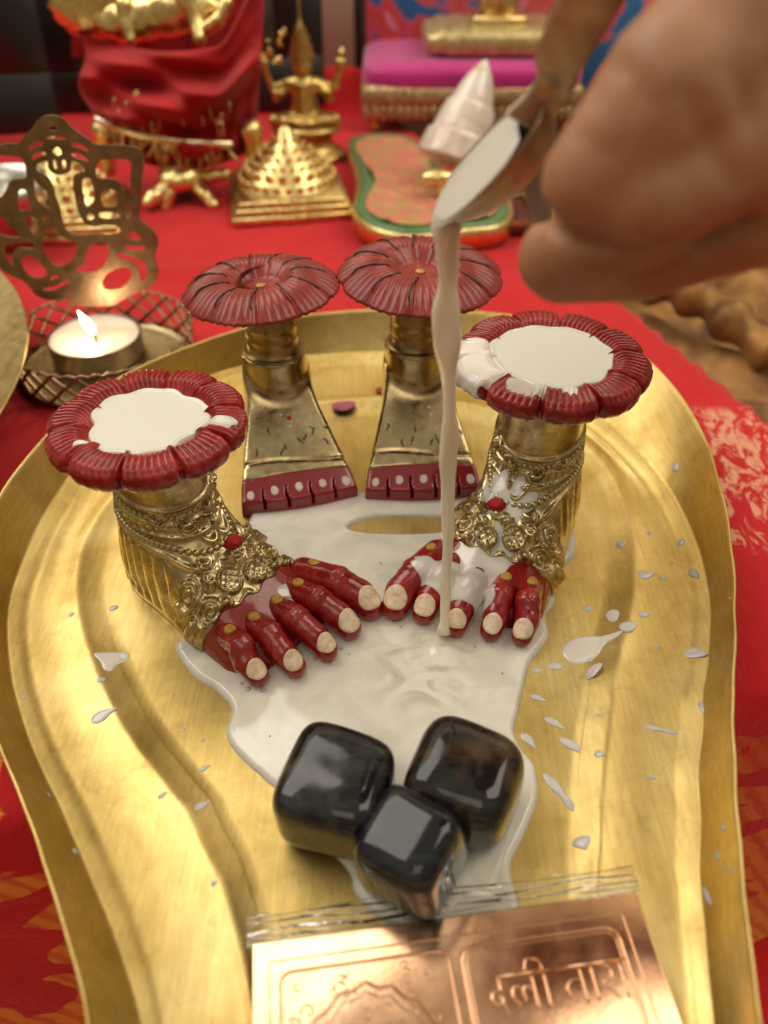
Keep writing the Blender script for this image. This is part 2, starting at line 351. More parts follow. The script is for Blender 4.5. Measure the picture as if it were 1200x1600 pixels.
def plate2d(loops, y0, y1, mp, mat, name, parent, org=None):
    """flat sheet with holes: loops of 2D points filled, given thickness, mapped by mp(u,v,depth)"""
    cu = bpy.data.curves.new('tmp', 'CURVE'); cu.dimensions = '2D'; cu.fill_mode = 'BOTH'
    for L in loops:
        s = cu.splines.new('POLY'); s.points.add(len(L)-1); s.use_cyclic_u = True
        for p, q in zip(s.points, L): p.co = (q[0], q[1], 0, 1)
    cu.extrude = .5
    o = bpy.data.objects.new('tmp', cu); COL.objects.link(o); dg = bpy.context.evaluated_depsgraph_get()
    me = bpy.data.meshes.new_from_object(o.evaluated_get(dg)); V = np.array([v.co[:] for v in me.vertices]); F = [tuple(p.vertices) for p in me.polygons]
    bpy.data.objects.remove(o); bpy.data.curves.remove(cu); bpy.data.meshes.remove(me)
    V = np.array([mp(a, b, y0+(c+.5)*(y1-y0)) for a, b, c in V]); return mk(name, V, F, mat, parent, org, smooth=False)

def surfnet(f, lo, hi, h):
    lo = np.array(lo, float); hi = np.array(hi, float); h = np.broadcast_to(np.array(h, float), 3)
    n = np.ceil((hi-lo)/h).astype(int)+1
    ax = [lo[k]+h[k]*np.arange(n[k]) for k in range(3)]
    G = f(ax[0][:, None, None], ax[1][None, :, None], ax[2][None, None, :]); G = np.broadcast_to(G, n).astype(np.float32); s = G < 0
    cnt = sum(s[i:n[0]-1+i, j:n[1]-1+j, k:n[2]-1+k].astype(np.int8) for i in (0, 1) for j in (0, 1) for k in (0, 1))
    I = np.argwhere((cnt > 0) & (cnt < 8)); idx = -np.ones(n-1, np.int64); idx[I[:, 0], I[:, 1], I[:, 2]] = np.arange(len(I))
    acc = np.zeros((len(I), 3)); num = np.zeros(len(I))
    cs = [(i, j, k) for i in (0, 1) for j in (0, 1) for k in (0, 1)]
    for a in cs:
        for d in range(3):
            if a[d]: continue
            b = list(a); b[d] = 1
            ga = G[I[:, 0]+a[0], I[:, 1]+a[1], I[:, 2]+a[2]].astype(float); gb = G[I[:, 0]+b[0], I[:, 1]+b[1], I[:, 2]+b[2]].astype(float)
            m = (ga < 0) != (gb < 0); t = np.where(m, ga/np.where(m, ga-gb, 1), 0)
            p = np.tile(np.array(a, float), (len(I), 1)); p[:, d] = t
            acc += p*m[:, None]; num += m
    V = lo+(I+acc/num[:, None])*h
    Fs = []
    for d in range(3):
        e1, e2 = (d+1) % 3, (d+2) % 3
        sa = s[tuple(slice(0, -1) if k == d else slice(1, -1) for k in range(3))]; sb = s[tuple(slice(1, None) if k == d else slice(1, -1) for k in range(3))]
        E = np.argwhere(sa != sb)
        if not len(E): continue
        ins = sa[E[:, 0], E[:, 1], E[:, 2]]; B = E.copy(); B[:, e1] += 1; B[:, e2] += 1
        q = []
        for o1, o2 in ((-1, -1), (0, -1), (0, 0), (-1, 0)):
            c = B.copy(); c[:, e1] += o1; c[:, e2] += o2; q.append(idx[c[:, 0], c[:, 1], c[:, 2]])
        q = np.stack(q, 1); q[~ins] = q[~ins][:, ::-1]; Fs.append(q)
    return V, np.vstack(Fs)
def relax(V, F, n=3):
    F = np.asarray(F); E = np.vstack([F[:, [0, 1]], F[:, [1, 2]], F[:, [2, 3]], F[:, [3, 0]]]); E = np.vstack([E, E[:, ::-1]]); d = np.bincount(E[:, 0], minlength=len(V))[:, None]
    for _ in range(n):
        A = np.stack([np.bincount(E[:, 0], weights=V[E[:, 1], k], minlength=len(V)) for k in range(3)], 1); V = .4*V+.6*A/np.maximum(d, 1)
    return V
def grad(f, V, e=.02):
    x, y, z = V.T; g = np.stack([f(x+e, y, z)-f(x-e, y, z), f(x, y+e, z)-f(x, y-e, z), f(x, y, z+e)-f(x, y, z-e)], 1)
    return g/(np.linalg.norm(g, axis=1, keepdims=True)+1e-9)
def smin(a, b, k): h = np.clip(.5+.5*(b-a)/k, 0, 1); return b*(1-h)+a*h-k*h*(1-h)
def capsule(X, Y, Z, a, b, ra, rb):
    a = np.array(a, float); d = np.array(b, float)-a; L = d@d
    t = np.clip(((X-a[0])*d[0]+(Y-a[1])*d[1]+(Z-a[2])*d[2])/L, 0, 1)
    return np.sqrt((X-a[0]-t*d[0])**2+(Y-a[1]-t*d[1])**2+(Z-a[2]-t*d[2])**2)-(ra+(rb-ra)*t)
def ell(X, Y, Z, c, r):
    q = np.sqrt(((X-c[0])/r[0])**2+((Y-c[1])/r[1])**2+((Z-c[2])/r[2])**2); return (q-1)*min(r)
_ph = rng.rand(40, 4)*6.28; _kd = rng.randn(40, 3); _kd /= np.linalg.norm(_kd, axis=1, keepdims=True)
def sn(X, Y, Z, sc=1., o=0, n=7):
    s = 0
    for i in range(n):
        k = _kd[(i+o) % 40]*sc*(.7+.35*i); s = s+np.sin(k[0]*X+k[1]*Y+k[2]*Z+_ph[(i+o) % 40, 0]+1.3*np.sin(k[1]*X*.7-k[0]*Y*.7+_ph[(i+o) % 40, 1]))/(1+.25*i)
    return s/3.2
def cint(xs, ys, w=.22):
    g = np.linspace(xs[0]-1, xs[-1]+1, 900); y = np.interp(g, xs, ys); st = g[1]-g[0]; k = np.exp(-(np.arange(-int(w*2.5/st), int(w*2.5/st)+1)*st/w)**2); k /= k.sum(); n = len(k)//2
    y2 = np.convolve(np.r_[np.full(n, y[0]), y, np.full(n, y[-1])], k, 'valid'); return lambda x: np.interp(x, g, y2)
def sm(x, a, b): t = np.clip((x-a)/(b-a), 0, 1); return t*t*(3-2*t)
def poly_sdf(X, Y, pts):
    """signed distance to a closed 2D outline (negative inside)"""
    pts = np.asarray(pts, float); d = np.full(np.broadcast(X, Y).shape, 1e9); ins = np.zeros(d.shape, bool)
    for a, b in zip(pts, np.roll(pts, -1, 0)):
        e = b-a; L = e@e+1e-12; t = np.clip(((X-a[0])*e[0]+(Y-a[1])*e[1])/L, 0, 1)
        d = np.minimum(d, (X-a[0]-t*e[0])**2+(Y-a[1]-t*e[1])**2)
        c = ((a[1] <= Y) != (b[1] <= Y)); ins ^= c & (X < a[0]+(Y-a[1])*e[0]/(e[1] if abs(e[1]) > 1e-9 else 1e-9))
    d = np.sqrt(d); return np.where(ins, -d, d)

# ================================================================ the setting
TB = -0.35                                                            # level of the cloth under the tray
ea, eb = P(972, 470, TB), P(1200, 655, TB)                            # the altar's right edge
ed = (eb-ea)[:2]; ed /= np.linalg.norm(ed); en = np.array([-ed[1], ed[0]])
if en[0] < 0: en = -en                                                # towards outside (right)
nx, ny = 240, 300; X = np.linspace(-60, 60, nx); Y = np.linspace(-40, 84, ny)
GX, GY = np.meshgrid(X, Y, indexing='ij')
out = (GX-ea[0])*en[0]+(GY-ea[1])*en[1]
over = np.clip(out, 0, None); GX2 = GX-over*en[0]*.93; GY2 = GY-over*en[1]*.93
Zc = TB+.10*sn(GX2, GY2, 0, .35, 3)*sm(GY, 26, 40)+.03*sn(GX2, GY2, 0, 1.1, 9)
Zc += (.35*np.exp(-((GY-40-.12*GX)/.5)**2)+.25*np.exp(-((GY-37+.1*GX)/.4)**2))*sm(np.abs(GX), 1, 9)*.5
Zc += 2.5*sm(GY, 65.5, 69)*(1+.1*sn(GX, GY, 0, .5, 4))-5*sm(GY, 70.5, 73.5)
drop = 8.7+(GX+11)*.19-GY; Zc -= 13*sm(drop, 0, 2.2)+.12*sm(drop, 0, 1)*sn(GX, 0, 0, .8, 2); Zc -= np.clip(over, 0, 12)*.96
Vc = np.stack([GX2, GY2, Zc], -1).reshape(-1, 3)
tag(mk('red_cloth', Vc, np.array(grid_faces(nx, ny, flip=False)), CLOTH, org=(0, 0, 0)), 'red cotton cloth with faded print and orange woven motifs spread under everything', 'cloth')
V, F = bbox((-60, -40, -18), (60, 84, -16.5)); t_ = mk('floor', V*np.array([1.5, 1, 1]), F, M('dark floor', (.10, .05, .03), .6)); t_['kind'] = 'structure'
V, F = bbox((-80, 74.5, -14), (80, 76, 70)); t_ = mk('wall', V, F, WALL); t_['kind'] = 'structure'
# heap of brown and gold brocade lower down past the altar's edge
nx, ny = 120, 120; X = np.linspace(0, 1, nx); Y = np.linspace(0, 1, ny); GX, GY = np.meshgrid(X, Y, indexing='ij')
bx_ = 12+GX*40; by_ = 12+GY*45; bz = -4.5+1.6*sn(bx_, by_, 0, .35, 11)+.7*np.sin(.9*bx_+.8*by_)-3*sm(-((bx_-ea[0])*en[0]+(by_-ea[1])*en[1]), -1.5, .5)
tag(mk('brocade_cloth', np.stack([bx_, by_, bz], -1).reshape(-1, 3), np.array(grid_faces(nx, ny)), BROWNB), 'rumpled brown and gold brocade cloth beyond the red altar edge at right', 'cloth')
o_pts = spline([D(1010, 440, 44), D(1060, 452, 43), D(1110, 478, 42), D(1160, 515, 41), D(1215, 560, 40)], 6)
V, F = tube(o_pts, [1.0*(1+.25*sin(i*.9)) for i in range(len(o_pts))], 14)
tag(mk('gold_tassel_rope', V, F, BROWNB), 'thick brown gold rope lying blurred on the brown brocade at right', 'rope')

# ================================================================ brass tray
CX, CY = 0.0, 14.0
def polar(pts):
    pts = np.array(pts)[:, :2]; a = np.arctan2(pts[:, 1]-CY, pts[:, 0]-CX); r = np.hypot(pts[:, 0]-CX, pts[:, 1]-CY); o = np.argsort(a); a, r = a[o], r[o]
    T = np.linspace(-pi, pi, 1440, endpoint=False); R = np.interp(T, a, r, period=2*pi)
    k = np.exp(-np.linspace(-2.4, 2.4, 61)**2); k /= k.sum(); return np.convolve(np.r_[R[-30:], R, R[:30]], k, 'valid')
TR_, Z1, Z2 = 1.9, .32, .50
rim_px = [(560, 485), (650, 483), (750, 487), (850, 500), (930, 520), (1000, 552), (1045, 597), (1088, 662), (1120, 755), (1138, 850), (1143, 950), (1141, 1050), (1139, 1130), (1143, 1250), (1156, 1400), (1180, 1600),
          (150, 1600), (122, 1500), (92, 1400), (60, 1300), (28, 1220), (-2, 1150), (-28, 1050), (-36, 950), (-25, 860), (0, 775), (45, 715), (100, 655), (180, 595), (250, 560), (320, 533), (400, 508), (480, 492)]
R3 = polar([P(x, y, TR_) for x, y in rim_px]+[(-3.9, 1.5, 0), (-2.6, -1.2, 0), (1., -2.4, 0), (4.2, -1.2, 0), (5.6, 1.5, 0)])
c2_px = [(520, 560), (600, 557), (700, 560), (800, 585), (900, 640), (985, 710), (1050, 800), (1085, 900), (1088, 1000), (1074, 1080), (1064, 1200), (1065, 1350), (1080, 1500), (1095, 1600),
         (250, 1600), (235, 1540), (215, 1480), (190, 1410), (155, 1330), (120, 1250), (85, 1185), (55, 1110), (34, 1020), (32, 940), (56, 870), (101, 780), (160, 700), (240, 635), (340, 590), (440, 566)]
R2 = polar([P(x, y, Z2) for x, y in c2_px]+[(-3.0, 2., 0), (-1.6, .2, 0), (1., -.8, 0), (3.2, .2, 0), (4.6, 2., 0)])
c1_px = [(520, 622), (600, 618), (700, 622), (800, 642), (880, 665), (942, 711), (972, 767), (987, 824), (991, 887), (987, 944), (972, 1000), (957, 1056), (950, 1131), (943, 1187), (938, 1262), (932, 1375), (930, 1480), (935, 1600),
         (400, 1600), (384, 1500), (350, 1380), (297, 1268), (245, 1205), (206, 1155), (169, 1087), (139, 1016), (122, 956), (118, 900), (131, 840), (169, 780), (230, 720), (310, 670), (420, 635)]
R1 = polar([P(x, y, Z1) for x, y in c1_px]+[(-1.6, 3., 0), (.6, 1.2, 0), (2.9, 3., 0)])
NA = 1440; prof = []
def tray_pt(T, ri, q):
    """q in 0..3 : 0-1 floor, 1-2 inner step, 2-3 outer wall"""
r_list = []
for k in np.linspace(.02, .93, 26): r_list.append(lambda i, k=k: (R1[i]*k, 0.02*np.cos(R1[i]*k*.5)))
def prof_at(r1, r2, r3):
    P_ = []
    for k in np.linspace(.03, .9, 24): P_.append((r1*k, 0))
    a = r1*.9
    for k in np.linspace(0, 1, 16)[1:]:                               # step over the inner ridge
        rr = a+(r1+.28-a)*k; d = rr-r1
        P_.append((rr, .20*sm(d, -.95, .1)+.05*np.exp(-(d/.2)**2)))
    for k in np.linspace(0, 1, 16)[1:]:
        rr = r1+.28+(r2-.3-r1-.28)*k; P_.append((rr, .20+.08*k-.05*sin(pi*k)))
    for k in np.linspace(0, 1, 14)[1:]:
        rr = r2-.3+.65*k; d = rr-r2; P_.append((rr, .28+.06*np.exp(-(d/.19)**2)+.22*sm(d, -.15, .4)))
    for k in np.linspace(0, 1, 18)[1:]:
        rr = r2+.35+(r3-r2-.35)*k; P_.append((rr, .50+(TR_-.50)*(.72*k+.28*k**2.2)))
    P_ += [(r3+.04, TR_+.015), (r3+.075, TR_), (r3+.08, TR_-.05), (r3+.03, TR_-.09)]
    # underside
    for k in np.linspace(1, 0, 8): P_.append((r2+.4+(r3-r2-.42)*k, .42+(TR_-.52)*(.72*k+.28*k**2.2)-.07))
    P_ += [(r2*.98, .12), (r1*1.02, .1), (r1*.93, -.12), (r1*.3, -.12)]
    return P_
TT = np.linspace(-pi, pi, NA, endpoint=False)
Vt = []
for i in range(NA):
    pr_ = np.array(prof_at(R1[i], R2[i], R3[i])); x = CX+pr_[:, 0]*cos(TT[i]); y = CY+pr_[:, 0]*sin(TT[i]); Vt.append(np.stack([x, y, pr_[:, 1]], 1))
npf = len(Vt[0]); Vt = np.vstack(Vt); dent = .012*sn(Vt[:, 0], Vt[:, 1], 0, .9, 5)+.02*sn(Vt[:, 0], Vt[:, 1], 0, .35, 8); Vt[:, 2] += dent
Ft = grid_faces(NA, npf, True)
Vt = np.vstack([Vt, [[CX, CY, float(Vt[::npf, 2].mean())]]]); c_ = len(Vt)-1
Ft += [(c_, ((i+1) % NA)*npf, i*npf) for i in range(NA)] ; Ft = [tuple(f) for f in Ft]
Ft = [f[::-1] if len(f) == 4 else f[::-1] for f in Ft]
tray = tag(mk('brass_tray', Vt, Ft, TRAY, org=(0, 14, -.12)), 'large leaf shaped brushed brass tray holding the feet, milk and stones', 'tray')
bv = BVHTree.FromPolygons([Vector(v) for v in Vt], Ft)
def on_tray(px, py):
    d = Vector(ray(px, py)); h = bv.ray_cast(Vector(_C), d.normalized()); return h[0], h[1]

# ================================================================ milk pool
pool_px = [(286, 985), (274, 1012), (300, 1050), (345, 1082), (362, 1110), (356, 1150), (385, 1190), (432, 1235), (470, 1300), (515, 1330), (548, 1362), (556, 1395), (590, 1430), (660, 1462), (760, 1462), (812, 1432), (800, 1370), (800, 1340),
           (825, 1290), (842, 1240), (836, 1195), (812, 1160), (804, 1135), (814, 1090), (826, 1040), (850, 1005), (858, 985), (852, 960), (868, 938), (866, 900), (900, 860), (880, 800), (800, 770), (700, 762), (600, 765), (480, 775), (400, 790), (380, 830), (300, 900)]
pool = spline([P(x, y, .08)[:2] for x, y in pool_px], 5, True)
hole = spline([P(x, y, .08)[:2] for x, y in [(545, 822), (580, 808), (640, 806), (700, 808), (735, 818), (690, 830), (620, 832), (570, 830)]], 5, True)
def pool_f(X, Y, Z):
    d = np.maximum(poly_sdf(X, Y, pool), -poly_sdf(X, Y, hole)+.03)
    d = d+.03*sn(X, Y, 0, 3.0, 4)
    h = .17*np.sqrt(np.clip(1-(1-np.clip(-d/.30, 0, 1))**2, 0, 1))-.03+.028*np.exp(-((-d-.12)/.08)**2)
    imp = np.hypot(X-1.62, Y-13.9); h = h+.026*np.exp(-(imp/1.5)**2)*np.sin(imp*6.5+1.2*sn(X, Y, 0, 1.3, 2))+.006*sn(X, Y, 0, 1.2, 3)
    h = h-.3*sm(d, .03, .08); return Z-h
V, F = surfnet(lambda X, Y, Z: np.maximum(Z+pool_f(X, Y, np.zeros((1, 1, 1))), -.06-Z), (-6.2, 5.6, -.1), (6.2, 22.2, .26), (.05, .05, .03))
pool_o = tag(mk('milk_puddle', V, F, MILKP, org=(0, 0, 0)), 'wide puddle of white milk spread over the tray floor round the toes and stones', 'milk')

bV_, bF_ = ball((0, 0, 0), 1, 16, 10); bub = unit('bubble', bV_, bF_, None if False else M('milk bubble skin', (.46, .41, .33), .08, 0, .6))
for px_, py_, r_ in ((378, 1068, .05), (388, 1076, .075), (411, 1078, .075), (492, 1030, .06), (533, 1013, .07), (545, 1022, .04), (516, 1036, .04), (616, 972, .06), (626, 980, .05), (785, 1052, .04), (422, 1150, .035), (742, 1010, .04), (595, 880, .05)):
    p = P(px_, py_, .14); inst('bubble', bub, (p[0], p[1], .125), (0, 0, 0), (r_, r_, r_*.7), pool_o)
# milk drops flung over the brass
drop_unit = None
dm = []
for k in range(3):
    V, F = ball((0, 0, 0), 1, 26, 12); V[:, 2] = np.maximum(V[:, 2], -.15)
    ph = np.arctan2(V[:, 1], V[:, 0]); V[:, :2] *= (1+.10*np.sin(2*ph+k)+.06*np.sin(3*ph+2*k))[:, None]
    if k == 1: V[:, 1] *= (1-.55*sm(V[:, 0], -.2, 1.1))
    if k == 2: V[:, 1] *= (1-.5*np.exp(-((V[:, 0]-.25)/.35)**2))
    dm.append(unit('milk_drop', V, F, DROP))
drops = [(177, 950, 7, 4, 0, 0), (158, 1062, 7, 4, 0, 0), (316, 1258, 14, 6, 40, 1), (254, 1242, 8, 4, 30, 1), (320, 1200, 9, 4, 30, 1), (334, 1380, 5, 4, 0, 0), (118, 1330, 6, 6, 0, 0), (77, 1242, 5, 3, 0, 0),
         (970, 850, 7, 6, 0, 0), (1064, 848, 8, 4, 20, 0), (1016, 833, 5, 3, 0, 0), (1035, 903, 5, 3, 0, 0), (918, 951, 8, 4, 0, 0), (1006, 960, 9, 5, 0, 0), (921, 1030, 7, 4, 0, 0), (868, 1041, 11, 6, -15, 0), (839, 1048, 8, 4, -20, 0), (842, 1091, 12, 5, -30, 1),
         (1027, 1010, 5, 3, 0, 0), (937, 1178, 8, 6, -30, 1), (1055, 730, 6, 5, 0, 0), (1098, 1105, 6, 9, 10, 0), (1104, 1400, 7, 17, 0, 0), (1130, 1292, 6, 7, 0, 0), (1121, 1337, 5, 10, 0, 0), (1017, 1215, 8, 3, -25, 0), (1130, 1355, 3, 3, 0, 0), (1142, 1358, 4, 7, 0, 0),
         (896, 1063, 3, 2, 0, 0), (935, 1118, 3, 2, 0, 0), (1050, 880, 3, 2, 0, 0), (952, 883, 3, 2, 0, 0), (1140, 935, 3, 3, 0, 0), (112, 960, 4, 3, 0, 0), (37, 1090, 4, 3, 0, 0), (317, 1157, 4, 2, 20, 0), (286, 1140, 3, 3, 0, 0)]
big = [(957, 962, 11, 10, 0, 0, 'round fat milk drop on the ridge just right of the small one'), (981, 979, 14, 8, 0, 0, 'oval milk drop right of the round fat drop'), (1009, 898, 15, 7, 8, 1, 'long pointed milk drop high on the right brass step'),
       (1084, 896, 7, 8, 20, 0, 'milk drop on the outer ridge right of the pointed drop'), (1083, 1020, 11, 17, 70, 1, 'tear shaped milk drop on the outer ridge at right'), (924, 1050, 20, 11, -20, 0, 'lumpy milk blot just below the largest splash'),
       (867, 1130, 17, 6, -40, 1, 'slim milk streak above the thick milk streak'), (898, 1168, 24, 9, -40, 2, 'thick slanting milk streak right of the right stone'), (826, 1157, 16, 7, -60, 1, 'milk drop trailing from the puddle beside the right stone'),
       (875, 1238, 35, 9, -58, 2, 'long dumbbell milk streak below the thick streak'), (910, 1317, 11, 15, -75, 1, 'plump tear drop of milk above the copper plate corner'), (1030, 1140, 30, 5, -22, 2, 'thin long milk streak on the right brass step'),
       (160, 1118, 21, 9, 30, 1, 'slanting milk drop alone on the left brass step'), (940, 1005, 0, 0, 0, 0, ''), (172, 1027, 0, 0, 0, 0, '')]
def put_drop(px, py, a, b, ang, k, label, group=None):
    h, n = on_tray(px, py)
    if h is None: return
    dep = (np.array(h)-_C)@_f; sx_ = a*dep/FPX; ph = 1/max(.45, (CH-h.z)/np.linalg.norm(np.array(h)-_C)); sy_ = b*dep/FPX*ph
    sx_ = max(sx_, .05); sy_ = max(sy_, .045)
    if n.z < 0: n = -n
    q = n.to_track_quat('Z', 'Y').to_matrix() @ Matrix.Rotation(0, 3, 'Z')
    xa = Vector((1, 0, 0)); xa = (xa-n*xa.dot(n)).normalized(); ya = n.cross(xa); Rm = Matrix((xa, ya, n)).transposed() @ Matrix.Rotation(radians(ang), 3, 'Z')
    o = inst('milk_drop', dm[k], tuple(h), Rm.to_euler(), (sx_, sy_, min(.075, .27*min(sx_, sy_))))
    tag(o, label, 'milk drop', group)
for a in drops: put_drop(*a, 'small white drop of milk splashed on the brass tray, clear of the larger blots', 'small milk drops on the tray')
for a in big:
    if a[6]: put_drop(*a)
def blot(px, label, th=.07):
    pts = spline([P(x, y, .15)[:2] for x, y in px], 5, True); lo = pts.min(0)-.1; hi = pts.max(0)+.1
    n = 46; xs = np.linspace(lo[0], hi[0], n); ys = np.linspace(lo[1], hi[1], n); zz = np.zeros((n, n))
    for i in range(n):
        for j in range(n):
            h = bv.ray_cast(Vector((xs[i], ys[j], 5)), Vector((0, 0, -1))); zz[i, j] = h[0].z if h[0] else 0
    GX, GY = np.meshgrid(xs, ys, indexing='ij'); d = poly_sdf(GX, GY, pts)
    hh = th*np.sqrt(np.clip(1-(1-np.clip(-d/.18, 0, 1))**2, 0, 1))-.03
    V = np.stack([GX, GY, zz+hh], -1).reshape(-1, 3); tag(mk('milk_blot', V, np.array(grid_faces(n, n)), DROP), label, 'milk drop')
blot([(878, 1012), (890, 995), (915, 988), (950, 988), (975, 986), (965, 997), (950, 1003), (940, 1015), (935, 1022), (912, 1032), (892, 1030)], 'largest milk splash on the brass, right of the right foot toes')
blot([(146, 1023), (165, 1016), (190, 1012), (202, 1016), (198, 1026), (184, 1034), (176, 1046), (163, 1048), (156, 1035)], 'boot shaped milk splash on the left brass ridge')

# ================================================================ ornate feet
def frame(A, d, mirror):
    d = np.array(d, float); d /= np.linalg.norm(d); e = np.array([d[1], -d[0]]) if mirror else np.array([-d[1], d[0]])
    A = np.array(A, float)
    def T(V):
        V = np.atleast_2d(V); return np.stack([A[0]+V[:, 0]*d[0]+V[:, 1]*e[0], A[1]+V[:, 0]*d[1]+V[:, 1]*e[1], A[2]+V[:, 2]], 1)
    def I(p): v = np.array(p)[:2]-A[:2]; return np.array([v@d, v@e])
    return T, I
def fl(F, m): return F[:, ::-1] if (m and isinstance(F, np.ndarray)) else ([f[::-1] for f in F] if m else F)
def motifs():
    r_ = np.random.RandomState(3); L = []
    for (s, t, R, k) in [(2.95, -1.15, .36, 'sp'), (2.75, -.30, .34, 'hx'), (2.95, .42, .30, 'hx'), (2.62, 1.15, .36, 'sp'), (2.2, -1.2, .34, 'sp'), (2.25, .35, .22, 'bo'), (2.15, .85, .22, 'bo'), (2.05, -.45, .24, 'bo'), (1.85, 1.35, .28, 'hx'), (3.05, -.72, .2, 'bo'), (3.05, .95, .22, 'bo'), (2.45, -.75, .22, 'le'), (2.35, .02, .2, 'le'), (2.6, .72, .2, 'le'), (3.0, 1.55, .25, 'sp'), (2.0, -1.65, .28, 'sp'), (2.6, -1.6, .24, 'bo')]:
        L.append((s, t, R, k, r_.rand()*6.28))
    return L
MOT = motifs()
def relief(s, t, z, nz, q):
    phi = np.arctan2(t, s); h = np.zeros_like(s)
    for q0, w_, a in ((3.02, .06, .06), (2.60, .05, .05), (2.28, .05, .05), (1.82, .06, .05)): h += a*np.exp(-((q-q0)/w_)**2)
    band = sm(q, 2.30, 2.36)*(1-sm(q, 2.52, 2.58)); h += band*.045*(np.abs(np.sin(phi*17))**.6-.5)
    low = (1-sm(q, 1.62, 1.76))*(1-sm(s, 1.2, 1.7)*sm(nz, .2, .5)); h += low*.06*(np.abs(np.sin(phi*13+z*.8))**.7-.4)*sm(z, .1, .3)
    front = sm(s, 1.5, 1.7)*(1-sm(q, 1.85, 2.0))*sm(nz, -.05, .25)
    m = np.zeros_like(s)-.03
    for (cs, ct, R, k, ph) in MOT:
        r = np.hypot(s-cs, t-ct); a = np.arctan2(t-ct, s-cs); ins = 1-sm(r, R*.9, R)
        if k == 'sp': v = .09*(.5+.5*np.cos(2*pi*(r/(R*.42))-a+ph))+.05*np.exp(-(r/(R*.25))**2)
        elif k == 'bo': v = .15*np.sqrt(np.clip(1-(r/(R*.62))**2, 0, 1))+.07*np.exp(-((r-R*.85)/(R*.10))**2)
        elif k == 'hx': v = .08+.035*(np.minimum(np.abs(np.sin((s-cs+t)*16)), np.abs(np.sin((s-cs-t)*16)))**.5-.5)+.05*np.exp(-((r-R*.85)/.03)**2)
        else: v = .10*np.abs(np.cos(a+ph))*np.exp(-(r/(R*.8))**2)*1.3
        m = np.maximum(m, v*ins-.03*(1-ins))
    m += .05*np.maximum(0, np.sin(5.5*s+3*np.sin(2.6*t))*np.sin(6*t+2*np.sin(3*s)))
    h += front*m
    # heart cluster at the front of the ankle
    ft = sm(s, .6, .9)
    for (ct, cq, R) in ((.36, 2.72, .17), (-.36, 2.60, .15), (.95, 2.95, .13), (-1.0, 2.75, .14)):
        r = np.hypot(t-ct, (q-cq)*1.1); h += ft*(.14*np.sqrt(np.clip(1-(r/R)**2, 0, 1))+.07*np.exp(-((r-R*1.45)/.035)**2)-.03*np.exp(-((r-R*1.15)/.03)**2))
    r = np.hypot((t-.05), (q-2.42)*1.0); h += ft*.07*np.exp(-((r-.3)/.05)**2)*(q < 2.6)
    h += ft*.05*np.exp(-((np.hypot(t-.62, q-2.5)-.42)/.04)**2)
    h += .010*sn(s*1.0, t*1.0, z*1.0, 6, 3)*(q < 3.05)+.004*sn(s, t, z, 3, 8)
    return h
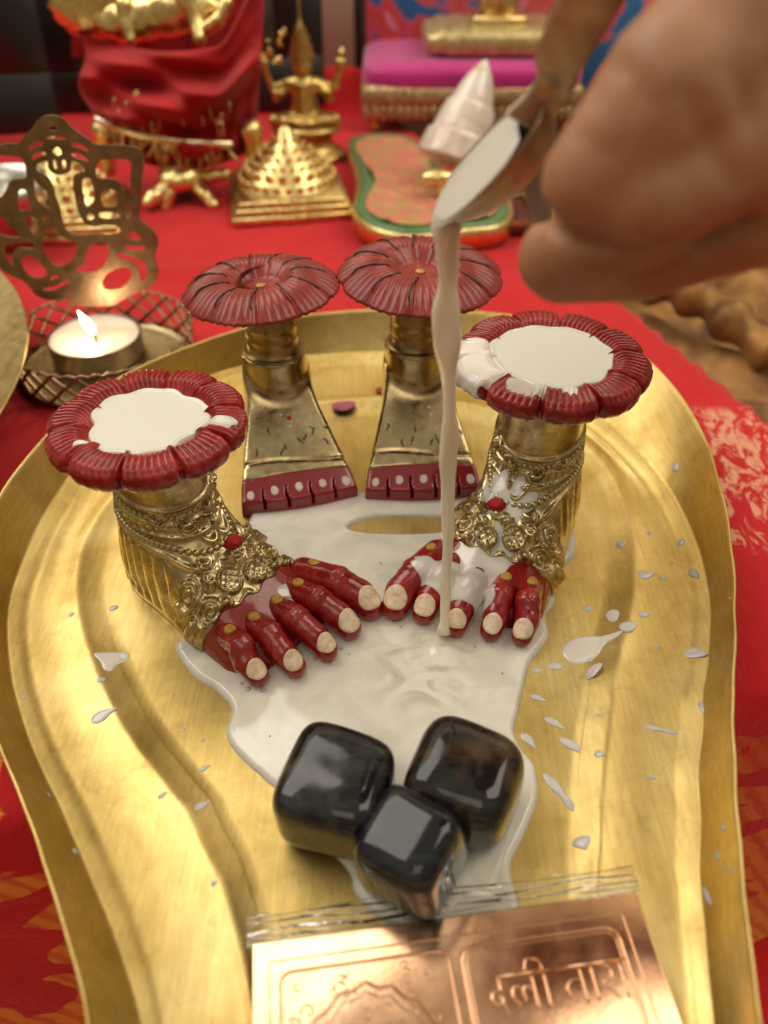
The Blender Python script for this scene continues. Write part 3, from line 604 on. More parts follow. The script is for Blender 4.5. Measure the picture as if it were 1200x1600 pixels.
def ornate_foot(A, d, mirror, top, toe_px, label, milky, ring_tt):
    T, I = frame(A, d, mirror); tips = [I(P(x, y, .5)) for x, y in toe_px]        # pinky .. big toe
    root = thing('ornate_foot', A, label, 'foot sculpture')
    L = np.mean([q[0] for q in tips])-5.55
    kx = lambda s: s                                                       # length kept
    sS = [-1.62, -1.5, -1.2, -.6, 0, .8, 1.6, 2.4, 3.2, 3.9, 4.5+L*.6, 4.9+L*.6]; hS = [.9, 1.7, 2.6, 3.1, 3.3, 3.0, 2.45, 1.85, 1.35, 1.02, .78, .4]
    wS = [.05, .62, 1.1, 1.42, 1.5, 1.52, 1.6, 1.75, 1.9, 2.0, 1.9, 1.4]; cS = [0, 0, 0, 0, 0, .02, .05, .1, .15, .2, .25, .3]
    hI = cint(sS, hS, .2); wI = cint(sS, wS, .1)
    def body(s, t, z):
        h = hI(s); w_ = wI(s); c = np.interp(s, sS, cS); zz = np.maximum(z, 0)
        k = (np.abs((t-c)/w_)**2.3+(zz/h)**2.3)**(1/2.3); f = (k-1)*np.minimum(w_, h)*.8
        f = np.maximum(f, -z); return np.maximum(np.maximum(f, -1.62-s), s-4.9-L*.6)
    def col(s, t, z):
        r = 1.24+.10*sm(z, 4.2, 5.2)-.04*sm(z, 3.2, 4.0); return np.maximum(np.hypot(s, t)-r, np.maximum(z-(top-.35), 1.-z))
    def whole(s, t, z): return smin(body(s, t, z), col(s, t, z), .45)
    edge = lambda t: 3.22+.10*np.cos(t*1.5)-.12*np.abs(t)*.6+.05*np.sin(t*9)
    fb = lambda s, t, z: np.maximum(whole(s, t, z), (s-edge(t)))
    V, F = surfnet(fb, (-1.9, -2.3, -.05), (3.5, 2.5, top), .034)
    N = grad(whole, V); q = V[:, 2]+.25*V[:, 0]-.60; inside = (V[:, 0] < edge(V[:, 1])-.03)
    hgt = relief(V[:, 0], V[:, 1], V[:, 2], N[:, 2], q)*inside*(V[:, 2] > .04); Vd = V+N*(1.45*hgt)[:, None]; Vd[:, 2] = np.maximum(Vd[:, 2], -.05)
    mk('foot_body', T(Vd), fl(F, mirror), FOOTB, root)
    # beads in two strands round the ankle
    bvh = BVHTree.FromPolygons([Vector(v) for v in V], F.tolist())
    bV, bF = ball((0, 0, 0), 1, 12, 8); bead = unit('bead', bV, bF, FOOTB)
    for q0, nb, r in ((3.40, 50, .085), (2.65, 66, .105)):
        for k in range(nb):
            a = 2*pi*k/nb; dr = Vector((cos(a), sin(a), -.25*cos(a))); h = bvh.ray_cast(Vector((0, 0, q0))+dr*6, -dr)
            if h[0] is None: continue
            if q0 < 3 and h[0].x > 2.6: continue
            if h[0].z < .2: continue
            p = T(np.array(h[0]))[0]; inst('bead', bead, p, (0, 0, a), (r*1.05, r, r*.95), root)
    # red painted forefoot and toes
    fr = lambda s, t, z: np.maximum(body(s, t, z)+.05, edge(t)-.3-s)
    def toes_f(i):
        ts, tt = tips[i]; big_ = i == 4; r = (.34, .35, .36, .38, .45)[i]; rt = 3.35; t0 = .1+(tt-.1)*.80
        dirt = np.array([ts-rt, tt-t0]); 
        pts = [(rt, t0, .62), (rt+(ts-rt)*.52, t0+(tt-t0)*.5, .86), (ts-.42, tt, .60), (ts-.03, tt, .36)]; rr = [r*1.1, r*1.02, r*.98, r*.86]
        def f(s, t, z):
            g = capsule(s, t, z, pts[0], pts[1], rr[0], rr[1])
            for a in (1, 2): g = smin(g, capsule(s, t, z, pts[a], pts[a+1], rr[a], rr[a+1]), .08)
            g = g+.012*np.cos(s*22)*np.exp(-((s-pts[1][0]-.1)/.25)**2)
            return np.maximum(g, -z-.02)
        return f, pts, r
    tf = [toes_f(i) for i in range(5)]
    V, F = surfnet(fr, (2.5, -2.3, -.05), (5.4+L, 2.7, 1.5), .05); V = V+grad(fr, V)*(.012*sn(*V.T, 5, 2))[:, None]
    mk('forefoot', T(V), fl(F, mirror), TOER, root)
    allf = lambda s, t, z: np.minimum(fr(s, t, z), np.min([f(s, t, z) for f, _, _ in tf], 0))
    for i, (f, pts, r) in enumerate(tf):
        lo = np.min(pts, 0)-r*1.4; hi = np.max(pts, 0)+r*1.4
        V, F = surfnet(f, lo, hi, .04); V = V+grad(f, V)*(.010*sn(*V.T, 6, i))[:, None]
        toe = mk('toe', T(V), fl(F, mirror), TOER, root)
        tp = np.array(pts[3]); nc = (tp[0]-.02, tp[1], .36+r*.74); nr = r*.80
        g = lambda s, t, z: np.maximum(f(s, t, z)-.035, ell(s, t, z, nc, (nr*1.02, nr*.95, nr*1.2))+.03*sn(s, t, z, 6, i+3))
        V, F = surfnet(g, np.array(nc)-r*1.3, np.array(nc)+r*1.3, .026); mk('toenail', T(V), fl(F, mirror), CREAM, toe)
        if ring_tt[i]:
            c = (3.72+.18*(i in (1, 2, 3))+L*.4, pts[0][1]+(tips[i][1]-pts[0][1])*.3, .98+(.1 if i == 4 else 0))
            c = (c[0], c[1], 1.0)
            g2 = lambda s, t, z: np.maximum(allf(s, t, z)-.06, np.maximum(ell(s, t, z, c, (.19, .155, .6)), .35-z)+.02*sn(s, t, z, 7, i))
            V, F = surfnet(g2, (c[0]-.3, c[1]-.3, .3), (c[0]+.3, c[1]+.3, 1.7), .03); mk('toe_ring_spot', T(V), fl(F, mirror), YELL, root)
    # dab of vermilion on the instep
    def dab(c, r, name, mat, th=.12):
        g = lambda s, t, z: np.maximum(whole(s, t, z)-th-.03*sn(s, t, z, 9, 2), ell(s, t, z, c, r)+.05*sn(s, t, z, 8, 5))
        V, F = surfnet(g, np.array(c)-np.array(r)*1.5, np.array(c)+np.array(r)*1.5, .025)
        if len(V): mk(name, T(V), fl(F, mirror), mat, root)
    zt = np.interp(2.15, sS, hS)
    dab((2.15, .45, zt), (.14, .26, .35), 'vermilion_dab', KUM, .16)
    # thin milk film running over instep and toes
    def film(lo, hi, mask, th, h=.045, org=None):
        def g(s, t, z): return np.maximum(allw(s, t, z)-th*mask(s, t, z), -z-.03)
        V, F = surfnet(g, lo, hi, h); return V, F
    allw = lambda s, t, z: smin(np.minimum(whole(s, t, z), allf(s, t, z)), np.minimum(whole(s, t, z), allf(s, t, z)), .02)
    def mask(s, t, z):
        n_ = sn(s, t, z*.5, 1.5, 12, 4); v = -.35+.9*n_
        if milky:
            v = v+1.9*np.exp(-((s-4.6)/1.1)**2-((t-.7)/1.3)**2)+.85*np.exp(-((s-1.9)/.8)**2-((t-.3)/1.0)**2)-.9*np.exp(-(((t+1.2)/.5)**2))
            v = v-3.0*np.exp(-((s-5.7-L)/.40)**2)
        else:
            v = v+1.0*1.4*np.exp(-((s-3.75)/.5)**2-((t-.9)/.9)**2)+.5*np.exp(-((s-3.9)/.5)**2-((t+1.2)/.5)**2)-.6
        return np.clip(v, -.6, 1)*sm(s, .6, 1.2)*sm(3.0-z, 0, .5)-.2*(s < 1.0)-.15
    V, F = film((.5, -2.3, .0), (5.9+L, 2.9, 2.9), mask, .10); V = relax(V, F, 7)
    mk('milk_film', T(V), fl(F, mirror), FILM, root)
    return root, T

PALM = dict()
def ornate_disc(c, R, rot, parent_label, seed, npet=10, tilt=(0, 0)):
    """fluted, scalloped lotus disc; returns world verts fn and faces"""
    n = 1000; ph = np.linspace(0, 2*pi, n, endpoint=False); p = (ph-rot)*npet/(2*pi); u = (p % 1)-.5; pid = np.floor(p).astype(int) % npet
    jit = np.array([.0, .05, -.04, .03, -.02, .06, .0, -.05, .03, .02, 0, .04])[pid % 12]
    Ro = R*(1-.085*np.abs(2*u)**9-.035*(2*u)**2+.02*jit*2)
    notch = np.exp(-((np.abs(u)-.5)/.035)**2)
    rows = []
    fr = np.r_[np.linspace(0.02, .5, 10), np.linspace(.52, .985, 42)]
    for f in fr:
        r = Ro*f; x = f; base = -.20+.36*sm(f, .50, .74)-.05*sm(f, .78, .93)-.10*sm(f, .92, 1.0)
        cur = u*8.4+.35*np.sin((f-.5)*3+jit*20)*(1)+.6*jit*20*.3*(f-.7)
        flu = (np.abs(np.sin(cur*pi))**.5-.6)*.085*sm(f, .57, .70)*(1-sm(f, .93, 1.0)*.5)
        z = base+flu-.17*notch*sm(f, .72, .92)+.012*sn(r*np.cos(ph), r*np.sin(ph), 0, 5, seed)*sm(f, .5, .6)
        rows.append((r, z))
    z_e = rows[-1][1]
    for k, (dr, dz) in enumerate([(.012, -.05), (.02, -.13), (.015, -.25), (-.0, -.36), (-.03, -.43), (-.10, -.47)]): rows.append((Ro+dr*R*.5+.01*np.sin(ph*40+k), (z_e*.5+.5*(-.0))+dz))
    for f in (.85, .7, .5): rows.append((Ro*f, np.full(n, -.50)))
    V = np.stack([np.stack([r*np.cos(ph), r*np.sin(ph), z], 1) for r, z in rows], 1)          # n x m x 3
    m = V.shape[1]; V = V.reshape(-1, 3); F = np.array(grid_faces(n, m, True, flip=True))
    Rm = np.array(Euler((tilt[0], tilt[1], 0)).to_matrix())
    tw = lambda q: np.asarray(q)@Rm.T+np.array(c)
    cen = len(V); V = np.vstack([V, [[0, 0, -.20]]]); return V, F, tw, cen, n, m
def add_disc(root, c, R, rot, seed, tilt, level, overflow):
    V, F, tw, cen, n, m = ornate_disc(c, R, rot, '', seed, 10, tilt)
    Ff = [tuple(f) for f in F]+[(cen, ((i+1) % n)*m, i*m) for i in range(n)]
    mk('lotus_disc', tw(V), [tuple(f)[::-1] for f in Ff], RED, root)
    # milk standing in the dish
    nn = 160; rows = []; ph = np.linspace(0, 2*pi, nn, endpoint=False)
    Rw = R*(.645+.012*np.sin(ph*7+1)+.01*np.sin(ph*12)+.012*np.sin(ph*3))
    if seed == 2: Rw = R*(.615+.035*np.sin(ph*3+1)+.03*np.sin(ph*5+.5)+.018*np.sin(ph*11))
    V2 = []
    fs = np.r_[np.linspace(.02, .86, 12), np.linspace(.88, 1.0, 9), 1.0]
    for k, f in enumerate(fs):
        z = level+.035*np.exp(-((f-.94)/.035)**2)-(.10*sm(f, .965, 1.0))-(.10 if k == len(fs)-1 else 0)
        V2.append(np.stack([Rw*f*np.cos(ph), Rw*f*np.sin(ph), np.full(nn, z)], 1))
    V2 = np.stack(V2, 1); m2 = V2.shape[1]; V2 = V2.reshape(-1, 3); F2 = grid_faces(nn, m2, True, True)+[]
    V2 = np.vstack([V2, [[0, 0, level]]]); F2 += [(len(V2)-1, i*m2, ((i+1) % nn)*m2)[::-1] for i in range(nn)]
    F2[-nn:] = [f[::-1] for f in F2[-nn:]]
    mo = mk('milk_pool_in_disc', tw(V2), [f[::-1] for f in F2], MILK, None, org=np.array(c)+[0, 0, level-.1])
    if overflow:
        Vt_ = V[:n*m].reshape(n, m, 3).copy(); phs = np.arctan2(Vt_[..., 1], Vt_[..., 0]); rr = np.hypot(Vt_[..., 0], Vt_[..., 1])
        msk = np.full(rr.shape, -.05)
        for (a0, wd, r0, amp) in overflow: dphi = np.angle(np.exp(1j*(phs-a0))); msk = np.maximum(msk, amp*np.exp(-(dphi/wd)**2)*(1-sm(rr, r0, r0+.35*R))-.05)
        msk = msk+.012*sn(Vt_[..., 0], Vt_[..., 1], 0, 2.5, 6)*(msk > -.045)
        # smooth the flutes beneath the film
        Z = Vt_[..., 2]; kz = 60; Zp = np.concatenate([Z[-kz:], Z, Z[:kz]]); Zc_ = np.cumsum(np.vstack([np.zeros((1, Z.shape[1])), Zp]), 0); Za = (Zc_[2*kz+1:]-Zc_[:-2*kz-1])/(2*kz+1)
        wv = np.clip((msk+.02)/.05, 0, 1); Vt_[..., 2] = (Z+msk)*(1-wv)+(Za+.045)*wv; Vt_[..., :2] *= (1+.012*(rr > R*.9)*np.sign(msk))[..., None]
        mk('milk_overflow', tw(Vt_.reshape(-1, 3)), F[:, ::-1], FILM, root)
    return mo

LA = P(230, 654, 5.45); LA = (LA[0], LA[1], 0.02); RA = P(862, 556, 5.95); RA = (RA[0], RA[1], 0.02)
lf, LT = ornate_foot(LA, (.76, -.65), False, 5.45, [(403, 1052), (461, 1038), (511, 1012), (547, 978), (578, 945)], 'left ornate brass foot with red toes and lotus disc cupping smooth edged milk', False, (1, 1, 1, 1, 1))
rf, RT = ornate_foot(RA, (-.42, -.907), True, 5.95, [(816, 990), (767, 982), (712, 975), (662, 955), (617, 945)], 'right ornate brass foot with milk streaming over its red toes', True, (1, 1, 0, 0, 1))
m1 = add_disc(lf, (LA[0], LA[1], 5.42), 2.52, .25, 2, (radians(-1), radians(0)), .0, [(-.15, .12, 1.9, .10), (3.9, .10, 1.6, .06)])
tag(m1, 'milk standing in the dish of the left red lotus disc, wavy edge', 'milk')
m2 = add_disc(rf, (RA[0], RA[1], 5.92), 2.66, .05, 4, (0, 0), .055, [(3.35, .42, 2.4, .16), (4.2, .25, 1.9, .10), (2.9, .15, 2.0, .08), (4.8, .15, 1.7, .07)])
tag(m2, 'milk brimming over the dish of the right red lotus disc', 'milk')

dq = np.array([RA[0]-2.45, RA[1]-.45, 5.62]); V, F = tube([dq+[.1, 0, .25], dq, dq+[-.02, -.02, -.12], dq+[-.02, -.02, -.3], dq+[-.02, -.02, -.36]], [.10, .20, .2, .13, .03], 14)
tag(mk('milk_drip', V, F, MILK), 'fat milk drip hanging from the left edge of the right lotus disc', 'milk drop')
# ================================================================ plain feet at the back
def plain_foot(A, front, disc_c, R, label, tilt, rot):
    d = np.array(front[:2])-np.array(A[:2]); Ls = np.linalg.norm(d); T, I = frame(A, d, False)
    root = thing('plain_foot', A, label, 'foot sculpture')
    sS = [-1.25, -1.1, -.6, 0, .9, 1.3, 2.2, 3.0, 3.4, 4.2]; hS = [2.6, 2.9, 3.0, 3.0, 2.6, 2.1, 1.5, 1.12, .98, .50]; hS = [2.6, 2.9, 3.0, 3.0, 2.55, 2.2, 1.62, 1.18, 1.0, .58]; wS = [.3, .75, 1.1, 1.18, 1.25, 1.32, 1.55, 1.74, 1.82, 1.93]
    hI = cint(sS, hS, .28); wI = cint(sS, wS, .2)
    def bod(s, t, z):
        h = hI(s)-.10*(t/1.9)**2; w_ = wI(s); f = smax(np.abs(t)-w_+.06*z, z-h, .16); f = np.maximum(f, -z); return np.maximum(f, -1.25-s)
    def smax(a, b, k): return -smin(-a, -b, k)
    def body(s, t, z):
        f = bod(s, t, z); c = np.maximum(np.hypot(s, t)-1.08-.05*sm(z, 3.2, 2.4), np.maximum(z-3.55, -z)); f = smin(f, c, .3)
        # creases of the foot and a fold above the toes
        f = f+.045*np.exp(-((s-3.02-.10*np.sin(t*1.3))/.045)**2)*(z > .4); return f
    end = 4.2
    fb = lambda s, t, z: np.maximum(body(s, t, z), s-3.42)
    V, F = surfnet(fb, (-1.4, -2.1, -.05), (3.6, 2.1, 3.8), .05); mk('foot_body', T(V), F, PLAINB, root)
    def fr(s, t, z):
        f = bod(s, t, z)-.012; f = smax(smax(f, s-end-.10*np.cos(t*1.2), .10), 3.425-s, .01)
        for tt in (-1.15, -.40, .38, 1.15): f = smax(f, -np.maximum(np.hypot((t-tt-.03*np.sin(s*9)), np.maximum(0, (3.80-s)))-.022-.03*sm(s, 3.9, 4.3), .22-z), .02)
        return f
    V, F = surfnet(fr, (3.3, -2.2, -.05), (4.6, 2.2, 1.3), .035); mk('toe_band', T(V), F, REDB, root)
    for tt in (-1.55, -.78, 0, .78, 1.55):
        c = (3.92, tt, .8); g = lambda s, t, z: np.maximum(fr(s, t, z)-.02, np.maximum(np.hypot((s-c[0])*.85, t-c[1])-.13+.02*sn(s, t, z, 9, 1), .4-z))
        V, F = surfnet(g, (c[0]-.25, c[1]-.25, .35), (c[0]+.25, c[1]+.25, 1.2), .025); mk('toenail', T(V), F, WHITEP, root)
    # red side line of paint and incised marks
    r_ = np.random.RandomState(int(abs(A[0]*10)))
    parts = []
    for i in range(9):
        s0 = 1.9+r_.rand()*.8; t0 = (-1.1, -.6, -.15, .35, .8, 1.1, 1.2, -.3, .55)[i]; p = []
        for k in range(4): p.append((s0+.09*k+.02*r_.randn(), t0+.05*r_.randn()+(.06*k if t0 > .9 else 0)))
        q = []
        for a, b in p:
            hgt = hI(a)-.10*(b/1.9)**2; q.append((a, b, hgt+.0))
        parts.append(tube(q, [.010, .036, .030, .008], 6))
    V, F = join(*parts); mk('engraved_mark', T(V), F, BLACKL, root)
    for (ds, dt, mt, r) in ((1.72, .12, KUM, .085), (1.60, -.12, WHITEP, .05), (1.62, .32, WHITEP, .06), (1.86, .38, WHITEP, .065), (1.98, .12, WHITEP, .065)):
        if mt is KUM and A[0] > 0: continue
        if A[0] > 0 and ds in (1.60, 1.98): continue
        hgt = hI(ds); V, F = ball((0, 0, 0), (r, r, r*.35), 12, 7); Rm = np.array(Euler((0, radians(36), 0)).to_matrix()); V = V@Rm.T+np.array((ds, dt, hgt-.0))
        mk('painted_dot', T(V), F, mt, root)
    # neck
    V, F = lathe([(1.0, 0), (1.02, .04), (.98, .08), (.86, .09), (.86, .55), (.875, .60), (.875, .66), (.86, .70), (.86, 1.0), (.875, 1.03), (.86, 1.07), (.86, 2.6)], (A[0], A[1], 3.52), 64)
    if A[0] > 0: V[:, :2] = (V[:, :2]-np.array(A[:2]))*1.04+np.array(A[:2])
    mk('neck', V, [f[::-1] for f in F], NECKB, root)
    # domed lotus
    n = 900; npet = 11; ph = np.linspace(0, 2*pi, n, endpoint=False); u = (((ph-rot)*npet/(2*pi)) % 1)-.5
    Ro = R*(1-.045*np.abs(2*u)**4+.008*np.sin(ph*3)); rows = []
    for f in np.r_[np.linspace(.01, .3, 12), np.linspace(.32, 1.0, 44)]:
        z = .42*sm(f, .16, .50)-np.clip(f-.56, 0, 1)**2*2.7-.05*np.exp(-((f-.24)/.03)**2)+.03*np.exp(-((f-.17)/.03)**2)
        z = z+.045*(np.abs(np.sin((u*5.0+.25*np.sin(f*5))*pi))**.7-.5)*sm(f, .36, .55)-.06*np.exp(-((np.abs(u)-.5)/.04)**2)*sm(f, .4, .6)
        z = z+.012*sn(Ro*f*np.cos(ph), Ro*f*np.sin(ph), 0, 4, 3); rows.append((Ro*f, z))
    ze = rows[-1][1]
    for dr, dz in ((.0, -.06), (-.04, -.10), (-.25, -.08), (-1.3, .15)): rows.append((Ro+dr, ze+dz))
    V = np.stack([np.stack([r*np.cos(ph), r*np.sin(ph), z], 1) for r, z in rows], 1); m = V.shape[1]; V = V.reshape(-1, 3)
    Rm = np.array(Euler((tilt[0], tilt[1], 0)).to_matrix()); tw = lambda q: np.asarray(q)@Rm.T+np.array(disc_c)
    V = np.vstack([V, [[0, 0, rows[0][1].mean()]]]); F = grid_faces(n, m, True)+[(len(V)-1, i*m, ((i+1) % n)*m) for i in range(n)]
    mk('lotus_disc', tw(V), F, REDD, root)
    for k in range(npet):
        i = int(round((rot+2*pi*k/npet)/(2*pi)*n)) % n; off = int(n*.012)
        pts = [V[((i+int(off*sin(j*.12))) % n)*m+j]+np.array([0, 0, .022]) for j in range(17, 48, 3)]
        wd = np.array([.012]+[.027]*(len(pts)-2)+[.012]); q, G = tube(tw(np.array(pts)), wd, 6); mk('black_line', q, G, BLACKL, root)
    b_, G = ball((0, 0, 0), (.17, .15, .06), 16, 8); b_[:, :2] *= 1+.1*np.sin(3*np.arctan2(b_[:, 1], b_[:, 0]))[:, None]; mk('yellow_spot', tw(b_+np.array([0, 0, .02])), G, YELL, root)
    return root
c1 = P(405, 440, 6.0); c2 = P(657, 418, 6.15)
plain_foot((-3.68, 23.75, .0), P(472, 798, 0), (c1[0]+.02, c1[1], 5.85), 2.50, 'back left plain brass foot under a domed red lotus, with red dot on the instep', (radians(-2), radians(-3)), .2)
plain_foot((1.10, 24.25, .0), P(662, 788, 0), (c2[0], c2[1], 6.0), 2.66, 'back right plain brass foot under a domed red lotus, behind the falling milk', (radians(2), radians(1)), .0)

# ================================================================ three tumbled stones
def stone(name_px, z, size, yaw, tilt, mat, label, seed):
    c = P(*name_px, z); h = np.array(size)/2
    def f(X, Y, Z):
        q = [np.abs(X)/h[0], np.abs(Y)/h[1], np.abs(Z)/h[2]]; p = (4.6, 3.7, 5.4)[seed % 3]; tp = 1+.07*np.sin(seed*1.7)*Z/h[2]+.05*X/h[0]; q[1] = q[1]*tp; g = (q[0]**p+q[1]**p+q[2]**p)**(1/p)
        return (g-1)*min(h)+.035*sn(X, Y, Z, .9, seed)+.012*sn(X, Y, Z, 2.4, seed+3)
    V, F = surfnet(f, -h*1.2, h*1.2, .05); Rm = np.array(Euler((tilt[0], tilt[1], yaw)).to_matrix()); V = V@Rm.T
    V[:, 2] += z-V[:, 2].max()+.0; V[:, 0] += c[0]; V[:, 1] += c[1]
    V[:, 2] -= V[:, 2].min()-.03
    tag(mk('tumbled_stone', V, F, mat), label, 'stone')
stone((523, 1190), 2.3, (2.34, 2.28, 2.1), radians(-17), (0, 0), ST1, 'left black polished cube stone with grey banding', 3)
stone((728, 1180), 2.25, (2.38, 2.25, 2.1), radians(-24), (0, 0), ST2, 'right black cube stone flecked with brown, nearest the right foot', 7)
stone((646, 1286), 2.3, (1.85, 1.9, 2.0), radians(-33), (radians(9), radians(-7)), ST3, 'lowest glossy blue black cube stone, between and below the other two', 12)

# ================================================================ falling milk, spoon and hand
tipw = D(695, 314, 15.2); land = np.array(P(694, 985, .35))
pts = []; rad = []; N_ = 70
for i in range(N_):
    k = i/(N_-1); p = tipw*(1-k)+land*k; p = p+np.array([.10*sin(pi*k)+.04*sin(k*19)*(1-k), 0, 0]); pts.append(p)
    r = .33-.205*k**.55; r *= .92+.30*sin(k*27+1.2)*(1-k)**1.3*(k > .03)+.05*sin(k*75)*(1-k); rad.append(r)
rad[-1] *= 1.9; rad[-2] *= 1.35; rad[0] = .12; rad[1] = .24; rad[2] = .29; V, F = tube(pts, rad, 24); V = V.reshape(N_, 24, 3); Pc = np.array(pts)[:, None]; an = np.linspace(0, 2*pi, 24, endpoint=False)[None, :, None]; kk = np.linspace(0, 1, N_)[:, None, None]
V = (Pc+(V-Pc)*(1+.24*np.cos(2*an-kk*17)*np.sqrt(np.clip(1-kk, 0, 1))*sm(kk, .02, .1)+.05*np.cos(3*an+kk*40))).reshape(-1, 3)
tag(mk('milk_stream', V, F, MILKW), 'thin cream coloured stream of milk falling from the spoon onto the right foot', 'milk')
# splash crown where it lands
la = land
# spoon frame: from lip to handle
lip = D(682, 326, 15.2); sh = D(838, 165, 13.2); hend = D(975, -110, 10.4)
ax1 = sh-lip; L1 = np.linalg.norm(ax1); ax1 /= L1; view = np.array(lip)-_C
scr = np.cross(ax1, view); scr /= np.linalg.norm(scr)
if scr[0] > 0: scr = -scr                                              # up and to the left in the view
toc = np.cross(scr, ax1); toc = -toc if toc@view > 0 else toc
upn = scr*.92+toc*.39; side = np.cross(upn, ax1)
spoon = thing('spoon', np.array(sh)-[0, 0, .6], 'brown metal spoon tipping milk, held in the fist at upper right', 'spoon')
def spoon_pt(a, b, c): return lip+ax1*a+side*b+upn*c
nu, nv = 40, 20; Vs = []
up2 = upn*.80+side*0
for lay, sgn in ((0, 1), (1, -1)):
    for i in range(nu):
        k = i/(nu-1); a = L1*1.06*k; wdt = .86*np.sqrt(np.clip(1-(2*k-1)**2, 0, 1))**.75*(1-.10*k)+.02; dep = .85*np.sqrt(np.clip(1-(2*k-1)**2, 0, 1))
        for j in range(nv):
            v = -1+2*j/(nv-1); b = wdt*v; c = -dep*(1-v*v)+(-.05*lay); Vs.append(spoon_pt(a, b, c))
Vs = np.array(Vs); F = grid_faces(nu, nv)+[tuple(x+nu*nv for x in f)[::-1] for f in grid_faces(nu, nv)]
for i in range(nu-1):
    for j in (0, nv-1): a = i*nv+j; b = (i+1)*nv+j; F.append((a, b, b+nu*nv, a+nu*nv))
mk('bowl', Vs, F, BOWLB, spoon)
hp = spline([sh-ax1*.3, sh+ax1*.4, sh*.7+hend*.3, sh*.35+hend*.65, hend], 8); Vh = []; nh = len(hp)
dirh = (hend-sh)/np.linalg.norm(hend-sh); sd = np.cross(dirh, np.array(hp[nh//2])-_C); sd /= np.linalg.norm(sd); un = np.cross(sd, dirh)
for i, p in enumerate(hp):
    wd = .30+.16*sm(i/nh, .1, .9)
    for a, b in ((-1, .06), (-.8, .14), (.8, .14), (1, .06), (1, -.06), (.8, -.10), (-.8, -.10), (-1, -.06)): Vh.append(p+sd*wd*a+un*b*1.3)
F = []
for i in range(nh-1):
    for k in range(8): F.append((i*8+k, i*8+(k+1) % 8, i*8+8+(k+1) % 8, i*8+8+k))
F += [tuple(range(8)), tuple((nh-1)*8+k for k in range(8))]
mk('handle', np.array(Vh), F, BOWLB, spoon)
# milk lying in the bowl, pouring from the lip
nm = 30; Vm = []
for i in range(nm):
    k = i/(nm-1); a = L1*(.0+.86*k)-.05; wdt = .80*np.sqrt(np.clip(1-(2*k*.95-.95)**2, 0, 1))**.75+.04
    for j in range(13): v = -1+2*j/12; Vm.append(spoon_pt(a, wdt*v, -.04+.05*(1-v*v)))
tag(mk('milk_in_spoon', np.array(Vm), grid_faces(nm, 13), milk_mat('spoon milk', (.80, .78, .72))), 'white milk lying in the tilted spoon bowl', 'milk')

# fist: one continuous skin
def hand_chain(lst): return [(np.array(D(*p[:3])), p[3]) for p in lst]
chains = [
    hand_chain([(1290, -60, 11.0, 1.5), (1165, 40, 10.6, 1.15), (1058, 140, 10.6, 1.0), (935, 285, 11.4, .80)]),           # thumb over the handle
    hand_chain([(1330, 130, 11.6, 1.3), (1180, 200, 11.0, 1.15), (1020, 300, 11.4, 1.02), (925, 372, 12.2, .80)]),         # index finger
    hand_chain([(1330, 220, 12.6, 1.2), (1160, 320, 12.2, .98), (1000, 385, 12.6, .86), (884, 402, 13.0, .76)]),           # middle finger
    hand_chain([(1350, 250, 13.8, 1.1), (1200, 330, 13.6, .90), (1060, 350, 13.9, .80), (960, 330, 14.2, .70)]),           # ring finger
    hand_chain([(1380, 270, 15.0, 1.0), (1260, 310, 14.8, .80), (1140, 300, 15.0, .70), (1050, 290, 15.2, .60)]),          # little finger
]
palm_c = D(1330, 60, 12.6); wrist = D(1600, -160, 13.5); fore = D(2100, -520, 14.5)
def hand_f(X, Y, Z):
    g = ell(X, Y, Z, palm_c, (2.6, 2.4, 2.6)); g = smin(g, capsule(X, Y, Z, palm_c, wrist, 2.3, 2.1), .8); g = smin(g, capsule(X, Y, Z, wrist, fore, 2.1, 2.9), .5)
    for ch in chains:
        c = None
        for (a, ra), (b, rb) in zip(ch, ch[1:]):
            k = capsule(X, Y, Z, a, b, ra, rb); c = k if c is None else smin(c, k, .12)
        g = smin(g, c, .07)
    zc = np.maximum(Y*_f[1]+(Z-CH)*_f[2], 1.); px_ = X/zc*FPX; py_ = -(Y*_u[1]+(Z-CH)*_u[2])/zc*FPX
    for cl, dp in (([(845, 335), (900, 372), (985, 388), (1090, 372), (1180, 330)], .16), ([(1075, 150), (1100, 215), (1150, 290)], .10), ([(960, 95), (990, 120), (1015, 165)], .06), ([(1150, 120), (1170, 190)], .07), ([(905, 215), (935, 235), (975, 240)], .05)):
        dd = 1e9
        for a, b in zip(cl, cl[1:]):
            ax, ay, bx, by = a[0]-600, a[1]-800, b[0]-600, b[1]-800; t = np.clip(((px_-ax)*(bx-ax)+(py_-ay)*(by-ay))/((bx-ax)**2+(by-ay)**2), 0, 1); dd = np.minimum(dd, np.hypot(px_-ax-t*(bx-ax), py_-ay-t*(by-ay)))
        g = g+dp*np.exp(-(dd/13.)**2)
    return g+.035*sn(X, Y, Z, 1.3, 4)+.012*sn(X, Y, Z, 4.0, 2)
allp = np.array([p for ch in chains for p, r in ch]+[palm_c, wrist, fore])
V, F = surfnet(hand_f, allp.min(0)-3.0, allp.max(0)+3.0, .13)
hand = tag(mk('person', V, F, SKIN), 'blurred brown fist reaching in from upper right, holding the spoon', 'person')
# nail of the thumb
tb = chains[0][-1][0]

